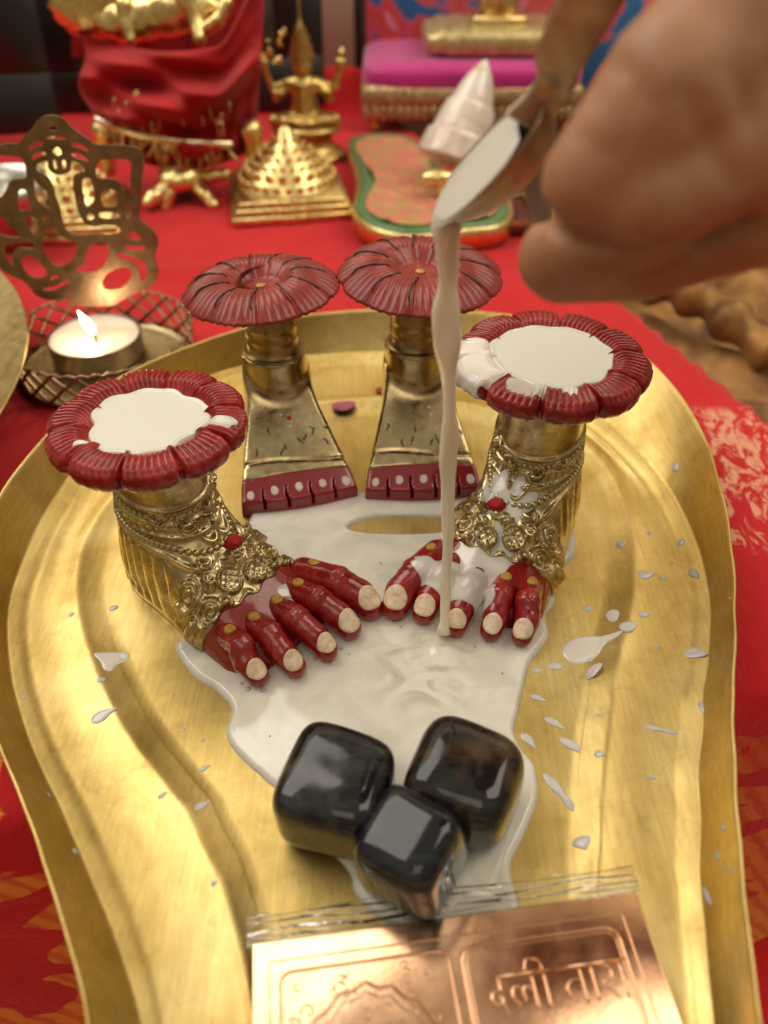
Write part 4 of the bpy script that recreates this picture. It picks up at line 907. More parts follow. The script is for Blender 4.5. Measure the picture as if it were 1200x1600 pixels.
# ================================================================ copper plate in a plastic sleeve
pl = P(394, 1474, .45); prr = P(993, 1392, .55); dx = prr-pl; Wd = np.linalg.norm(dx[:2]); dx = dx/np.linalg.norm(dx); dy = np.array([dx[1], -dx[0], -.0]); dy /= np.linalg.norm(dy); nrm_ = np.cross(dy, dx); 
if nrm_[2] < 0: nrm_ = -nrm_
HD = 5.2
def cp(u, v, h=0): h = h-.012 if h == 0 else h; return pl+dx*u+dy*v+nrm_*h                          # u across, v towards the camera
cplate = thing('copper_plate', cp(Wd/2, HD/2, -.1), 'engraved copper yantra plate with Devanagari lettering, in a clear plastic sleeve at the bottom', 'plate')
V, F = bbox((0, 0, -.06), (Wd, HD, 0), .02); mk('sheet', np.array([cp(*v) for v in V]), F, COPPER, cplate)
def rr_line(u0, v0, u1, v1, r, rad_=.02, h=.0):
    pts = []
    for cx_, cy_, a0 in ((u1-r, v0+r, -pi/2), (u1-r, v1-r, 0), (u0+r, v1-r, pi/2), (u0+r, v0+r, pi)):
        for k in range(6): a = a0+pi/2*k/5; pts.append(cp(cx_+r*cos(a), cy_+r*sin(a), h))
    return tube(pts, rad_, 6, True)
mk('border_line', *join(rr_line(.32, .38, Wd-.42, HD-.3, .05), rr_line(.52, .60, Wd*.50-.12, HD-.5, .22, .035), rr_line(Wd*.50+.12, .60, Wd-.62, HD-.5, .25, .035), rr_line(Wd*.50+.2, .68, Wd-.70, HD-.58, .2, .015)), COPPER, cplate)
# arch and flowers on the left half
parts = []
for off in (0, .16):
    p = [cp(.62+off+(Wd*.5-.9-2*off)*k, 2.3-1.35*sin(pi*k)**.7+.10*abs(sin(k*pi*6))+off, .0) for k in np.linspace(0, 1, 60)]; parts.append(tube(p, .035-.1*off, 6))
for k in range(9):
    u = .8+k*(Wd*.5-1.3)/8; c_ = [cp(u+.16*cos(a), 2.6+.12*sin(a), 0) for a in np.linspace(0, 2*pi, 14, endpoint=False)]; parts.append(tube(c_, .02, 5, True))
r_ = np.random.RandomState(5)
for k in range(34):
    u = .75+r_.rand()*(Wd*.5-1.2); v = .75+r_.rand()*1.5; a = r_.rand()*6; R_ = .06+.1*r_.rand()
    parts.append(tube([cp(u+R_*cos(a+t)*(1-t/7), v+R_*sin(a+t)*(1-t/7), 0) for t in np.linspace(0, 5, 12)], .016, 5))
mk('embossed_arch', *join(*parts), COPPER, cplate)
# lettering on the right half, stroked
def stroke(L, x, y, sc, r=.03):
    return [tube([cp(x+sc*a*.8, y+sc*b, 0.0) for a, b in spline(l, 5)], r, 6) for l in L]
DA = [[(.45, 0), (.45, .3), (.15, .38), (.1, .6), (.35, .7), (.5, .58), (.42, .48), (.5, .75), (.62, .98)]]
LL = [[(.9, 0), (.9, 1)], [(.9, .5), (.6, .3), (.45, .45), (.5, .7)], [(.5, .55), (.3, .28), (.08, .35), (.05, .6), (.25, .8)]]
II = [[(.3, 0), (.3, 1)], [(.3, 0), (.2, -.35), (-.25, -.4), (-.4, -.1)]]
TA = [[(.75, 0), (.75, 1)], [(.75, .35), (.4, .33), (.12, .5), (.2, .8), (.42, .92)]]
AA = [[(.3, 0), (.3, 1)]]
RAg = [[(.15, .02), (.5, .12), (.52, .38), (.2, .5), (.35, .7), (.62, .98)]]
u0 = Wd*.5+.50; v0 = 1.22; sc = .62; parts = []
parts += stroke(DA, u0, v0, sc)+stroke(LL, u0+.42, v0, sc)+stroke(II, u0+.95, v0, sc)
parts += stroke(TA, u0+1.42, v0, sc)+stroke(AA, u0+1.86, v0, sc)+stroke(RAg, u0+2.10, v0, sc)+stroke(AA, u0+2.42, v0, sc)
parts += [tube([cp(u0+.02, v0-.02, 0), cp(u0+1.22, v0-.02, 0)], .035, 6), tube([cp(u0+1.38, v0-.02, 0), cp(u0+2.72, v0-.02, 0)], .035, 6)]
mk('lettering', *join(*parts), COPPER, cplate)
parts = [rr_line(u0+.1, 2.35, Wd-1.0, HD-.7, .1, .03)]
for R_ in (.75, .95, 1.1): parts.append(tube([cp(u0+1.25+R_*cos(a), 3.6+R_*sin(a), 0) for a in np.linspace(0, 2*pi, 40, endpoint=False)], .025, 6, True))
mk('yantra_ring', *join(*parts), COPPER, cplate)
# sleeve
nu, nv = 160, 150; Vp = []
for i in range(nu):
    for j in range(nv):
        u = -.10+(Wd+.2)*i/(nu-1); v = -.50+(HD+.6)*j/(nv-1); cr_ = sm(-v, -.02, .25)
        h = .06+.012*sn(u, v, 0, 1.2, 4)+cr_*(.03*sin(u*3.1+1)+.07*sn(u*.9, v*7, 0, 2.4, 7)+.03*sin(v*40+2*sin(u*2)))-.02*cr_
        Vp.append(cp(u, v, h))
Vp = np.array(Vp).reshape(nu, nv, 3); jc = 16; mk('plastic_sleeve', Vp[:, jc-1:].reshape(-1, 3), grid_faces(nu, nv-jc+1), PLASTIC, cplate); mk('sleeve_flap', Vp[:, :jc].reshape(-1, 3), grid_faces(nu, jc), PLASTIC2, cplate)
parts = []
for v_, h_ in ((-.49, .05), (-.06, .065)): parts.append(tube([cp(-.08+(Wd+.16)*k, v_+.05*sin(k*7+v_*9), h_+.02*sin(k*13+v_*20)) for k in np.linspace(0, 1, 40)], .012, 6))
mk('sleeve_seam', *join(*parts), PLASTIC2, cplate)

# ================================================================ petals
def petal(px, py, a, b, ang, mat, label):
    h, n = on_tray(px, py); V, F = ball((0, 0, 0), 1, 20, 10); V[:, 2] = V[:, 2]*.25+.5*V[:, 0]**2*.6+.3; V = V*np.array([a, b, a*.6]); V = rot_z(V, ang)+np.array(h)
    V[:, 2] += .02-(V[:, 2].min()-h[2]); tag(mk('rose_petal', V, F, mat), label, 'petal')
petal(537, 638, .46, .34, .2, PETAL, 'pink rose petal curled on the brass between the two plain feet')
petal(596, 612, .22, .25, .9, PETALR, 'dark red petal scrap peeking out behind the back right foot')

# ================================================================ tealight holder
bc = np.array([-11.45, 29.2, TB]); BR = 3.45
lamp = thing('lamp_holder', bc, 'brass lamp holder with cut out deity panel and lattice basket', 'lamp holder')
V, F = lathe([(.01, .12), (BR-.35, .12), (BR-.05, .2), (BR, .32), (BR+.02, .2), (BR-.1, .0), (.01, 0)], bc, 72); mk('pan', V, F, PANB, lamp)
parts = []; nl = 22
for lay in range(nl):
    for sg in (1, -1):
        pts = [bc+np.array([(BR+.12*k)*cos(2*pi*(lay+sg*k*1.6)/nl), (BR+.12*k)*sin(2*pi*(lay+sg*k*1.6)/nl), .25+1.4*k]) for k in np.linspace(0, 1, 9)]; parts.append(tube(pts, .075, 6))
for z_, r_ in ((.25, .06), (1.65, .06)): parts.append(tube([bc+np.array([(BR+.1*z_)*cos(a), (BR+.1*z_)*sin(a), z_+(.09*abs(sin(a*nl)) if z_ > 1 else 0)]) for a in np.linspace(0, 2*pi, 180, endpoint=False)], r_, 6, True))
lat = mk('lattice_wall', *join(*parts), LAMPB, lamp)
s_ = 260/1200
def lp(x, y): return (x*s_, 170+y*s_)
outline = [(-160, 300), (-60, 275), (0, 262), (60, 250), (130, 250), (180, 190), (230, 140), (270, 80), (330, 50), (400, 50), (450, 70), (510, 130), (580, 185), (640, 225), (690, 258), (780, 262), (920, 268), (1000, 285), (1030, 330), (1035, 400), (1020, 560), (1010, 700), (1005, 790), (1050, 830), (1110, 890), (1140, 960), (1130, 1020), (1115, 1060), (1130, 1120), (1140, 1200), (1100, 1260), (1040, 1300), (950, 1345), (860, 1390), (800, 1420), (560, 1420), (480, 1370), (420, 1380), (330, 1375), (260, 1345), (220, 1295), (170, 1245), (60, 1195), (0, 1150), (-60, 1080), (-100, 1000), (-95, 900), (-160, 800), (-230, 600), (-240, 400)]
holes = [[(350, 155), (385, 125), (415, 155)], [(335, 205), (400, 195), (465, 205), (460, 222), (340, 220)], [(200, 300), (225, 255), (280, 237), (315, 245), (300, 265), (240, 285)], [(515, 245), (580, 250), (625, 285), (635, 310), (580, 292), (520, 270)], [(228, 372), (240, 330), (290, 312), (330, 315), (330, 335), (280, 347)], [(515, 320), (570, 320), (620, 355), (635, 385), (580, 367), (520, 345)], [(380, 300), (410, 275), (440, 300), (440, 330), (410, 342), (380, 320)],
 [(260, 440), (270, 400), (320, 378), (345, 388), (345, 425), (380, 465), (430, 478), (500, 455), (512, 388), (560, 385), (605, 430), (600, 458), (540, 475), (525, 520), (540, 640), (570, 760), (620, 830), (680, 850), (780, 838), (860, 855), (850, 900), (760, 915), (700, 905), (560, 912), (490, 890), (450, 820), (430, 720), (400, 640), (380, 560), (340, 492), (290, 465)],
 [(380, 378), (400, 372), (410, 430), (388, 432)], [(445, 380), (470, 376), (475, 430), (452, 432)], [(240, 500), (270, 540), (330, 590), (350, 650), (358, 715), (310, 700), (260, 650), (245, 580)], [(590, 560), (600, 510), (640, 497), (665, 540), (680, 620), (668, 680), (628, 710), (605, 670)], [(730, 610), (780, 582), (838, 592), (846, 640), (838, 702), (740, 702)], [(725, 747), (850, 752), (850, 790), (725, 790)], [(620, 778), (650, 752), (680, 778), (660, 805), (632, 800)], [(297, 782), (325, 757), (353, 782), (325, 805)],
 [(690, 430), (710, 385), (750, 367), (930, 374), (940, 500), (955, 740), (905, 790), (892, 600), (862, 540), (820, 510), (700, 498)], [(-120, 355), (120, 347), (165, 372), (183, 430), (183, 498), (80, 518), (45, 580), (0, 640), (-110, 640)], [(130, 605), (170, 582), (198, 612), (213, 700), (230, 720), (140, 733)], [(187, 782), (238, 777), (293, 850), (250, 908), (202, 860)], [(-50, 785), (30, 792), (60, 850), (110, 862), (143, 910), (130, 928), (40, 920), (-50, 880)],
 [(308, 930), (345, 845), (385, 835), (410, 870), (440, 920), (545, 972), (538, 1060), (470, 1128), (400, 1130), (330, 1062), (306, 985)], [(30, 1002), (60, 977), (180, 957), (248, 982), (243, 1008), (130, 1008), (90, 1055), (95, 1138), (50, 1090)], [(150, 1092), (190, 1062), (240, 1072), (300, 1120), (338, 1180), (300, 1220), (220, 1210), (160, 1150)], [(540, 1167), (600, 1120), (630, 1022), (690, 970), (760, 970), (783, 1050), (730, 1150), (640, 1185)], [(905, 920), (950, 887), (1000, 915), (1013, 948), (960, 950)], [(892, 985), (980, 992), (1053, 995), (1010, 1030), (920, 1018)],
 [(852, 1042), (960, 1070), (1040, 1110), (1060, 1180), (1040, 1248), (1012, 1240), (1000, 1160), (930, 1100), (862, 1088)], [(745, 1230), (800, 1172), (900, 1142), (945, 1170), (948, 1210), (880, 1290), (780, 1308), (742, 1280)], [(360, 1222), (400, 1197), (420, 1215), (372, 1240)], [(312, 1297), (400, 1277), (470, 1242), (488, 1260), (400, 1308), (322, 1312)]]
Yp = 31.2
def mapp(u, v, dpt): p = VY(u, v, Yp); return (p[0], p[1]+dpt, p[2])
loops = [[(a, b) for a, b in spline([lp(*q) for q in L], 4, True)] for L in [outline]+holes]
plate2d(loops, 0, .09, mapp, LAMPB, 'deity_panel', lamp)
tl = P(147, 522, .7); TLR = 1.88
tea = thing('tealight', (tl[0], tl[1], TB+.13), 'lit round tealight candle in a tin cup inside the brass lamp holder', 'candle')
V, F = lathe([(.01, 0), (TLR-.05, 0), (TLR, .06), (TLR, .85), (TLR+.04, .9), (TLR-.02, .92), (TLR-.05, .85), (TLR-.05, .6)], W[tea], 64); mk('tin_cup', V, F, TIN, tea)
V, F = lathe([(TLR-.04, .2), (TLR-.04, .84), (TLR-.10, .87), (TLR-.3, .81), (.6, .72), (.15, .68), (.01, .67)], W[tea], 64); mk('wax', V, F, WAX, tea)
wp = W[tea]+np.array([.12, -.25, .67]); V, F = tube([wp, wp+[0, 0, .3], wp+[-.05, 0, .5]], [.05, .045, .03], 8); mk('wick', V, F, WICK, tea)
V, F = lathe([(.01, 0), (.13, .12), (.20, .35), (.19, .6), (.10, .82), (.04, 1.0), (.01, 1.08)], (0, 0, 0), 16); V[:, 0] -= .45*(V[:, 2]/1.22)**1.2*1.0; V += wp+np.array([-.04, 0, .36]); mk('flame', V, F, FLAME, tea)
fl_ = bpy.data.lights.new('flame_light', 'POINT'); fl_.energy = .022; fl_.color = (1, .72, .42); fl_.shadow_soft_size = .003
fo = bpy.data.objects.new('flame_light', fl_); COL.objects.link(fo); fo.location = tuple((wp+np.array([-.2, -.3, 1.0]))*S)

# round plate at the left edge
a_, b_, c_ = (P(2, 425, 2.0)[:2], P(42, 530, 2.0)[:2], P(0, 645, 2.0)[:2])
ma = np.array([2*(b_-a_), 2*(c_-a_)]); cc = np.linalg.solve(ma, np.array([b_@b_-a_@a_, c_@c_-a_@a_])); RR = np.hypot(*(a_-cc))
V, F = lathe([(.01, .5), (RR*.7, .5), (RR*.78, .75), (RR*.9, 1.9), (RR-.05, 2.32), (RR, 2.35), (RR+.02, 2.28), (RR*.9, 1.75), (RR*.78, .3), (RR*.6, 0), (.01, 0)], (cc[0], cc[1], TB), 120)
tag(mk('round_plate', V, F, PLATEB), 'edge of a round yellow brass plate cut off at the left of the photo', 'plate')

# ================================================================ background altar things
def meru(cx, cy, wid, yaw, label):
    root = thing('stepped_pyramid', (cx, cy, TB), label, 'pyramid'); h = wid/2
    def sq(z0, z1, k, bev=.05): V, F = bbox((cx-h*k, cy-h*k, TB+z0), (cx+h*k, cy+h*k, TB+z1), bev); return rot_z(V, yaw, (cx, cy)), F
    def porch(z0, z1, k): V, F = bbox((cx-h*.2, cy-h*k-.12, TB+z0), (cx+h*.2, cy+h*k+.12, TB+z1), .04); return rot_z(V, yaw, (cx, cy)), F
    for z0, z1, k in ((0, .42, 1.0), (.42, .78, .93), (.78, 1.1, .86)): mk('base_step', *join(sq(z0, z1, k), porch(z0+.01, z1+.02, k)), GOLD, root)
    rr = h*.84; prof = [(rr, 1.1), (rr*.97, 1.35), (rr*.9, 1.5), (rr*.88, 1.8), (rr*.8, 1.85), (rr*.78, 2.15), (rr*.66, 2.25), (rr*.62, 2.6), (rr*.56, 2.65), (rr*.5, 2.9), (rr*.36, 3.0), (rr*.3, 3.4), (rr*.2, 3.5), (rr*.15, 4.1), (.01, 4.3)]
    V, F = lathe(prof, (cx, cy, TB), 72); mk('dome', V, F, GOLD, root)
    bV, bF = ball((0, 0, 0), 1, 10, 7); bu = unit('petal_boss', bV, bF, GOLD)
    for r, z, n, q in ((rr*.95, 1.55, 26, .24), (rr*.82, 2.05, 18, .30), (rr*.68, 2.45, 22, .17), (rr*.55, 2.85, 16, .18), (rr*.38, 3.2, 10, .17), (rr*.24, 3.65, 7, .15)):
        for i in range(n): a = 2*pi*(i+.5*(z > 2))/n; inst('petal_boss', bu, (cx+r*cos(a), cy+r*sin(a), TB+z), (0, 0, a), (q*.55, q*.85, q*1.0), root)
    V, F = ball((cx, cy, TB+4.45), (.2, .2, .28)); mk('finial', V, F, GOLD, root)
meru(-5.65, 48.2, 6.9, radians(10), 'gold stepped yantra pyramid beside the small statue')
meru(-17.6, 45.0, 6.4, radians(6), 'gold stepped pyramid seen through the cut out lamp panel')

def statue(cx, cy, label):
    root = thing('seated_statue', (cx, cy, TB), label, 'statue'); c = np.array([cx, cy, TB]); z = 0
    V, F = lathe([(.01, 0), (2.0, 0), (2.1, .25), (1.9, .45), (1.5, .6), (1.3, 1.2), (1.45, 1.5), (1.8, 1.75), (1.75, 2.0), (.01, 2.05)], c, 40, (1, .85)); mk('pedestal', V, F, OLDG, root)
    cap_ = lambda X, Y, Z, a, b, ra, rb: capsule(X, Y, Z, np.array(a)+c, np.array(b)+c, ra, rb)
    def f(X, Y, Z):
        g = cap_(X, Y, Z, (0, .1, 2.5), (0, 0, 4.1), .75, .62); g = smin(g, cap_(X, Y, Z, (-.55, 0, 4.3), (.55, 0, 4.3), .38, .38), .25)
        for sx in (1, -1):
            g = smin(g, cap_(X, Y, Z, (.2*sx, -.2, 2.4), (1.45*sx, -.5, 2.4), .5, .36), .15); g = smin(g, cap_(X, Y, Z, (1.45*sx, -.5, 2.4), (-.2*sx, -.9, 2.3), .36, .26), .12)
            g = smin(g, cap_(X, Y, Z, (.7*sx, 0, 4.3), (1.35*sx, -.3, 3.6), .28, .22), .1); g = smin(g, cap_(X, Y, Z, (1.35*sx, -.3, 3.6), (1.3*sx, -.9, 4.1), .22, .2), .1)
            g = smin(g, cap_(X, Y, Z, (.7*sx, .1, 4.3), (1.55*sx, 0, 4.1), .26, .2), .1); g = smin(g, cap_(X, Y, Z, (1.55*sx, 0, 4.1), (1.9*sx, -.1, 5.2), .2, .17), .1)
        g = smin(g, cap_(X, Y, Z, (0, 0, 4.4), (0, -.05, 4.9), .3, .3), .15); g = smin(g, ell(X, Y, Z, c+[0, -.1, 5.35], (.52, .5, .62)), .1)
        return g+.045*sn(X, Y, Z, 4, 5)
    V, F = surfnet(f, c+[-2.5, -1.8, 1.7], c+[2.5, 1.2, 6.3], .09); mk('figure', V, F, OLDG, root)
    V, F = lathe([(.6, 0), (.66, .2), (.5, .45), (.56, .6), (.4, .9), (.45, 1.05), (.28, 1.4), (.3, 1.5), (.12, 1.85), (.07, 2.2), (.05, 4.2), (.01, 4.3)], c+[0, -.05, 5.7], 24); mk('crown', V, F, OLDG, root)
    for sx in (1, -1): V, F = join(ball(c+[1.9*sx, -.1, 5.45], (.3, .26, .35)), ball(c+[1.95*sx, -.1, 5.9], (.16, .16, .3)), tube([c+[1.9*sx, -.1, 5.2], c+[2.0*sx, -.1, 6.3]], .09, 8)); mk('raised_emblem', V, F, OLDG, root)
    root.scale = (1.28, 1.28, 1.04)
st_ = statue(-5.15, 56.5, 'old gold many armed seated statue with tall spired crown')

# gold throne draped in red velvet
th = thing('draped_throne', (-13, 52, TB), 'gold footed throne wrapped in red cloth with gold tinsel fringe', 'throne')
nu, nv = 120, 70; Vd = []
dl = [(128, 60), (112, 95), (130, 125), (150, 180)]; 
for i in range(nu):
    k = i/(nu-1)
    for j in range(nv):
        v = j/(nv-1)
        xl = 118+28*v+10*sin(v*9); xr = 415-15*v
        px = xl+(xr-xl)*k; ytop = 50+30*sin(pi*k)-95*sm(k, .74, 1.0); ybot = 214+40*sin(pi*min(1, k*1.05))**.7+20*k
        py = ytop+(ybot-ytop)*v; Yd = 51.5-2.6*sin(pi*k)**.6-1.0*sin(pi*v)+.9*sin(13*v+4*k+3*sin(3*k))*sin(pi*v)**.7+.45*sin(25*v-6*k+2*sin(5*k))*sin(pi*v)+.15*sin(60*k+4*v)*sm(v, .5, .8)
        Vd.append(VY(px, py, Yd))
mk('velvet_drape', np.array(Vd), grid_faces(nu, nv), DRAPE, th)
Vb = []                                                                # back part of the drape, rising behind the idol
for i in range(40):
    for j in range(20): k = i/39; v = j/19; Vb.append(VY(112+300*k, -60+150*v, 55+.4*sin(k*22)+.3*sin(k*9+v*4)))
mk('back_drape', np.array(Vb), grid_faces(40, 20), DRAPE, th)
bt = spline([VY(150, 186, 49.8), VY(200, 205, 49.0), VY(260, 218, 48.6), VY(320, 224, 48.6), (VY(362, 226, 49.2))], 8); mk('gold_trim', *tube(bt, .26, 8), metal('tinsel', (.7, .6, .3), (.9, .8, .5), (1, .95, .8), .15, .25, 4, .6, 6), th)
r_ = np.random.RandomState(2)
for k in range(46):
    p = bt[int(r_.rand()*(len(bt)-1))]; L_ = .6+r_.rand()*1.2; a = r_.randn()*.35; q, G = tube([p, p+[a*.4, -.15, -L_*.5], p+[a, -.2+.2*r_.randn(), -L_]], [.07, .055, .05], 5); mk('tinsel_strand', q, G, GOLD, th)
for k in range(26):
    p = VY(170+200*r_.rand(), 140+50*r_.rand(), 48.2-.3*r_.rand()); q, G = tube([p, p+[.1*r_.randn(), -.05, -.5-.5*r_.rand()]], [.03, .025], 5); mk('tinsel_strand', q, G, GOLD, th)
def cap_obj(name, lst, mat, par, n=.12, amp=.05):
    A_ = [(np.array(p), r) for p, r in lst]
    def f(X, Y, Z):
        g = None
        for (a, ra), (b, rb) in zip(A_, A_[1:]): q = capsule(X, Y, Z, a, b, ra, rb); g = q if g is None else smin(g, q, .2)
        return g+amp*sn(X, Y, Z, 3.2, 4)
    pp = np.array([p for p, r in A_]); V, F = surfnet(f, pp.min(0)-1.6, pp.max(0)+1.6, n); return mk(name, V, F, mat, par)
cap_obj('throne_leg', [(VY(160, 205, 50), .7), (VY(165, 240, 50), .5), (VY(168, 262, 50), .55)], GOLD, th)
cap_obj('throne_leg', [(VY(392, 205, 50), .7), (VY(396, 235, 50), .5), (VY(398, 255, 50), .55)], GOLD, th)
tu = P(285, 322, TB); tt_ = thing('gold_tortoise', tu, 'small gold tortoise figure on the red cloth left of the stepped pyramid', 'figurine')
c = np.array(tu)+[0, 1.2, 1.25]
V, F = ball((0, 0, 0), (1.35, 1.6, .95), 36, 18); V[:, 2] = np.maximum(V[:, 2], -.4); V[:, 2] += .07*np.abs(np.sin(V[:, 0]*5)*np.sin(V[:, 1]*5)); mk('shell', rot_z(V, -.5)+c, F, GOLD, tt_)
cap_obj('head', [(c+[-.9, -1.1, -.3], .5), (c+[-1.5, -1.7, -.6], .42), (c+[-1.75, -2.0, -.75], .34)], GOLD, tt_, .09, .03)
for p, q in (((.9, -.7, -.4), (1.9, -1.5, -1.1)), ((1.1, .5, -.3), (2.5, .5, .0)), ((-.8, .8, -.4), (-1.8, 1.4, -1.1)), ((.1, 1.3, -.4), (.5, 2.3, -1.1)), ((-.6, -1.2, -.5), (-.9, -1.5, -1.2))):
    cap_obj('leg', [(c+np.array(p), .42), (c+(np.array(p)+np.array(q))/2+[0, 0, .1], .34), (c+np.array(q), .36)], GOLD, tt_, .09, .03)
idol = thing('gold_idol', VY(240, 60, 52), 'ornate gold idol seated on the red draped throne, cut off by the top edge', 'idol')
cap_obj('idol_body', [(VY(150, 20, 52), .9), (VY(200, 35, 51.5), 1.0), (VY(260, 20, 51.5), 1.2), (VY(330, 15, 52), .8)], GOLD, idol, .1, .12)
cap_obj('idol_leg', [(VY(195, 10, 51), .55), (VY(200, 40, 50.8), .45), (VY(205, 62, 50.4), .3)], GOLD, idol, .08, .08)
cap_obj('idol_leg', [(VY(290, -10, 51), .6), (VY(305, 30, 50.8), .42), (VY(312, 60, 50.2), .35)], GOLD, idol, .08, .08)
cap_obj('idol_arm', [(VY(310, 55, 50.5), .35), (VY(340, 30, 50.4), .3), (VY(355, 5, 50.6), .35)], GOLD, idol, .08, .08)
V, F = ball((0, 0, 0), (2.1, .5, 1.7), 60, 20); ph = np.arctan2(V[:, 2], V[:, 0]); V *= (1+.05*np.sin(ph*26))[:, None]; mk('peacock_fan', V+VY(135, 5, 51.5), F, GOLD, idol)
V, F = ball((0, 0, 0), (.7, .6, 1.0), 24, 14); V *= (1+.1*np.sin(5*V[:, :1]*3)); 
lights_ = thing('gold_leaf_sprig', VY(425, 80, 54), 'bright gold leafy sprig glinting beside the draped throne', 'ornament')
for k in range(9): q, G = ball((0, 0, 0), (.42, .08, .14), 10, 6); q = rot_z(q, r_.rand()*3); q = q@np.array(Euler((r_.rand()*2, r_.rand()*2, 0)).to_matrix()); mk('leaf', q+VY(408+35*r_.rand(), 45+60*r_.rand(), 53.5), G, GOLD, lights_)

# framed pictures against the wall
PICA = picture_mat('dark figure picture', [(.3, (.03, .02, .02)), (.45, (.25, .05, .06)), (.55, (.30, .16, .10)), (.7, (.20, .20, .12))], .35, .4)
PICB = picture_mat('dim mat picture', [(.3, (.02, .016, .014)), (.7, (.05, .04, .03))], .5, 1.)
PICC = picture_mat('blue pink picture', [(.3, (.02, .12, .30)), (.44, (.03, .14, .34)), (.50, (.62, .10, .16)), (.6, (.60, .07, .05)), (.72, (.70, .28, .40))], .22, 2.)
def framed(corners, Y0, bw, label, pic, liner, lean=.10):
    """corners in view px: bottom-left, bottom-right ; frame rises from there, leaning back"""
    bl = VY(*corners[0], Y0); br = VY(*corners[1], Y0); Wf = np.linalg.norm(br-bl); ux = (br-bl)/Wf; uz = np.array([0, lean, 1.]); uz /= np.linalg.norm(uz); un_ = np.cross(ux, uz); Hf = corners[2]
    root = thing('picture_frame', (bl+br)/2, label, 'picture frame'); f = lambda a, b, c: bl+ux*a+uz*b-un_*c*-1
    def bar(a0, b0, a1, b1, d=.5): V, F = bbox((a0, b0, 0), (a1, b1, d), .08); return np.array([f(v[0], v[1], -v[2]) for v in V]), F
    mk('frame_rail', *bar(0, 0, Wf, bw), BLACKF, root); mk('frame_rail', *bar(0, Hf-bw, Wf, Hf), BLACKF, root)
    mk('frame_stile', *bar(0, bw, bw, Hf-bw), BLACKF, root); mk('frame_stile', *bar(Wf-bw, bw, Wf, Hf-bw), BLACKF, root)
    mk('picture', *bar(bw, bw, Wf-bw, Hf-bw, .12), pic, root)
    if liner:
        q = bw*liner
        mk('gold_liner', *join(bar(q, q, Wf-q, q+.22, .56), bar(q, Hf-q-.22, Wf-q, Hf-q, .56), bar(q, q+.22, q+.22, Hf-q-.22, .56), bar(Wf-q-.22, q+.22, Wf-q, Hf-q-.22, .56)), OLDG, root)
framed(((-330, 232), (98, 206), 13), 58, 3.6, 'black framed picture at the far left edge', PICA, 0)
framed(((88, 196), (508, 165), 12), 66, 3.4, 'wide black frame with gold liner behind the draped throne', PICB, 1.0)
framed(((556, 182), (1100, 190), 12), 69.5, .9, 'thin black frame with blue and pink picture behind the pink stool', PICC, 0)

# pink satin stool
s0 = VY(566, 195, 62); s1 = VY(905, 195, 62); sc_ = (s0+s1)/2; hw = (s1-s0)[0]/2
stool = thing('satin_stool', (sc_[0], 67, TB), 'small magenta satin stool with gold lace skirt', 'stool')
V, F = ball((0, 0, 0), 1, 60, 24); sg = np.sign(V); V = sg*np.abs(V)**np.array([.25, .25, .6]); V = V*np.array([hw, 5.4, 1.15])+np.array([sc_[0], 67.2, 3.0])
mk('satin_cushion', V, F, PINK, stool)
V, F = bbox((sc_[0]-hw-.05, 61.7, 1.05), (sc_[0]+hw+.05, 72.6, 2.75), .25); mk('lace_skirt', V, F, LACE, stool)
for k in range(26):
    x = sc_[0]-hw+(2*hw)*(k+.5)/26; V, F = ball((x, 61.65, 1.0), (hw/26*1.05, .1, .5), 10, 7); mk('lace_scallop', V, F, LACE, stool)
for sx in (-1, 1):
    for yy in (62.6, 71.6): V, F = lathe([(.01, 0), (.45, 0), (.5, .3), (.3, .6), (.65, 1.1), (.6, 1.6), (.01, 1.6)], (sc_[0]+sx*(hw-.9), yy, TB), 20); mk('stool_leg', V, F, OLDG, stool)
b0 = VY(662, 88, 63.5); b1 = VY(905, 70, 63.5)
V, F = ball((0, 0, 0), 1, 60, 20); sg = np.sign(V); V = sg*np.abs(V)**np.array([.3, .3, .7]); bm = (b0+b1)/2; V = V*np.array([(b1-b0)[0]/2, 3.4, .95])+np.array([bm[0], 66.6, 5.0]); V[:, 2] += .08*np.sin(V[:, 0]*5)
tag(mk('brocade_cushion', V, F, BROC), 'pale gold brocade cushion lying on the magenta stool', 'cushion')
st = thing('gold_figurine', (VY(775, 62, 66)[0], 66, 5.8), 'bright gold figurine base on the brocade cushion, cut off at the top', 'figurine')
V, F = bbox((W[st][0]-1.9, 64.6, 5.75), (W[st][0]+1.9, 67.6, 6.5), .15); mk('base', V, F, GOLD, st)
cap_obj('figure', [(W[st]+[0, -.2, 1.3], 1.3), (W[st]+[.1, 0, 3.0], 1.1), (W[st]+[0, 0, 5], .9)], GOLD, st, .12, .14)

# enamel footprint tray with knob, shell cone and low box
fp = thing('enamel_tray', (1.2, 49, TB), 'foot shaped enamel tray with green rim and pink gold flowers', 'tray')
op = [(545, 225), (560, 213), (600, 209), (640, 216), (668, 240), (690, 262), (740, 285), (785, 300), (800, 330), (780, 352), (720, 360), (650, 368), (600, 362), (565, 345), (553, 325), (560, 290), (556, 262)]
otl = spline([P(x, y, .9)[:2] for x, y in op], 6, True); cen = otl.mean(0)
def slab(otl, prof, mat, name, par):
    n = len(otl); V = []; 
    for i in range(n):
        d = otl[i]-cen
        for off, z in prof: dn = d/np.linalg.norm(d); q = otl[i]+dn*off; V.append((q[0], q[1], z))
    V = np.array(V); m = len(prof); F = grid_faces(n, m, True); a0 = np.cross(otl[0]-cen, otl[1]-cen) > 0
    V = np.vstack([V, [[cen[0], cen[1], prof[-1][1]]]]); F += [(len(V)-1, i*m+m-1, ((i+1) % n)*m+m-1) for i in range(n)]
    return mk(name, V, F, mat, par)
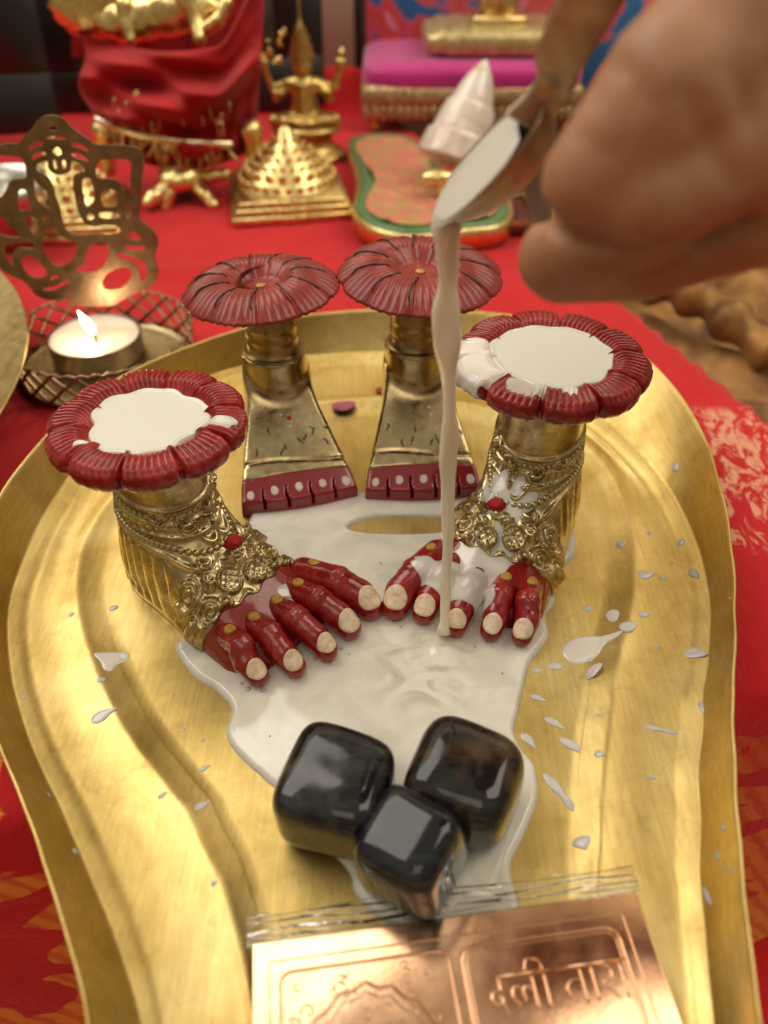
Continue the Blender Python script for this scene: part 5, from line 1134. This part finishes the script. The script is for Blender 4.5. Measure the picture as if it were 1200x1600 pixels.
slab(otl, [(-.3, TB), (.1, TB+.2), (.15, .6), (.10, .93), (-.05, .97), (-.2, .9)], GOLD, 'gold_edge', fp)
slab(otl, [(-.15, .88), (-.2, .98), (-.5, 1.06), (-1.0, 1.0), (-1.05, .9)], GREEN, 'green_rim', fp)
n = len(otl); Vf = []
for i in range(n):
    for k in np.linspace(.02, 1, 26):
        d = otl[i]-cen; L_ = np.linalg.norm(d); q = cen+d/L_*(L_-1.0)*k; Vf.append((q[0], q[1], 1.0+.22*abs(float(sn(q[0], q[1], 0, 2.6, 3)))))
mk('floral_relief', np.array(Vf), grid_faces(n, 26, True), FLOR, fp)
kb = P(676, 280, 2.0); V, F = join(ball((kb[0]+.3, kb[1], 2.1), (1.0, .55, .42), 24, 12), lathe([(.3, 0), (.22, .6), (.35, 1.0)], (kb[0]+.5, kb[1], 1.0), 20)); mk('brass_knob', V, F, GOLD, fp)
bx0 = P(762, 372, TB); bx_o = thing('low_box', (bx0[0], bx0[1]+1.5, TB), 'low dark tray with red and gold edge behind the right plain foot', 'tray')
V, F = bbox((bx0[0]-3.0, bx0[1], TB), (bx0[0]+2.6, bx0[1]+4.5, .35), .08); mk('box_body', V, F, M('dark red wood', (.10, .008, .008), .4), bx_o)
V, F = tube([(bx0[0]-2.9, bx0[1]+.1, .42), (bx0[0]+2.5, bx0[1]+.1, .42), (bx0[0]+2.5, bx0[1]+4.4, .42), (bx0[0]-2.9, bx0[1]+4.4, .42)], .12, 8, True); mk('gold_edge', V, F, GOLD, bx_o)
# shell: leaning banded cone
a = VY(708, 256, 47.5); b = VY(760, 92, 49.5); ax = b-a; La = np.linalg.norm(ax); ax /= La
prof = []
for k in np.linspace(0, 1, 60):
    z = -.3+7.3*k; prof.append((max(.01, 1.95*(1-k)**.68*(1+.11*((k*3.4) % 1)**.6-.08)*min(1, (k/.06)**.5+.02)), z))
V, F = lathe([(r*1.25, z*La/7.0) for r, z in prof], (0, 0, 0), 48); V[:, 2] += .22*np.arctan2(V[:, 1], V[:, 0])/pi*0; q = Vector((0, 0, 1)).rotation_difference(Vector(ax)).to_matrix(); V = V@np.array(q).T+a
tag(mk('shell_cone', V, F, SHELL), 'pearly white banded shell cone leaning over the enamel tray', 'shell')
# silver bowl at the left edge
sb = VY(-12, 300, 41); V, F = lathe([(.01, 0), (1.2, 0), (1.0, .5), (1.6, 1.2), (2.3, 2.6), (2.4, 3.4), (2.3, 3.4), (2.1, 2.6), (1.2, 1.4), (.01, 1.2)], (sb[0], 42, TB), 48); tag(mk('silver_bowl', V, F, SILV), 'grey silver bowl at left edge seen through the lamp panel', 'bowl')
ps = D(1195, 345, 30); V, F = ball(ps, (.9, .9, 1.1), 20, 12); V[:, 2] += .1*np.sin(V[:, 0]*8); tag(mk('pink_cloth_knot', V, F, PINK), 'small pink cloth knot at the right edge beneath the hand', 'cloth')
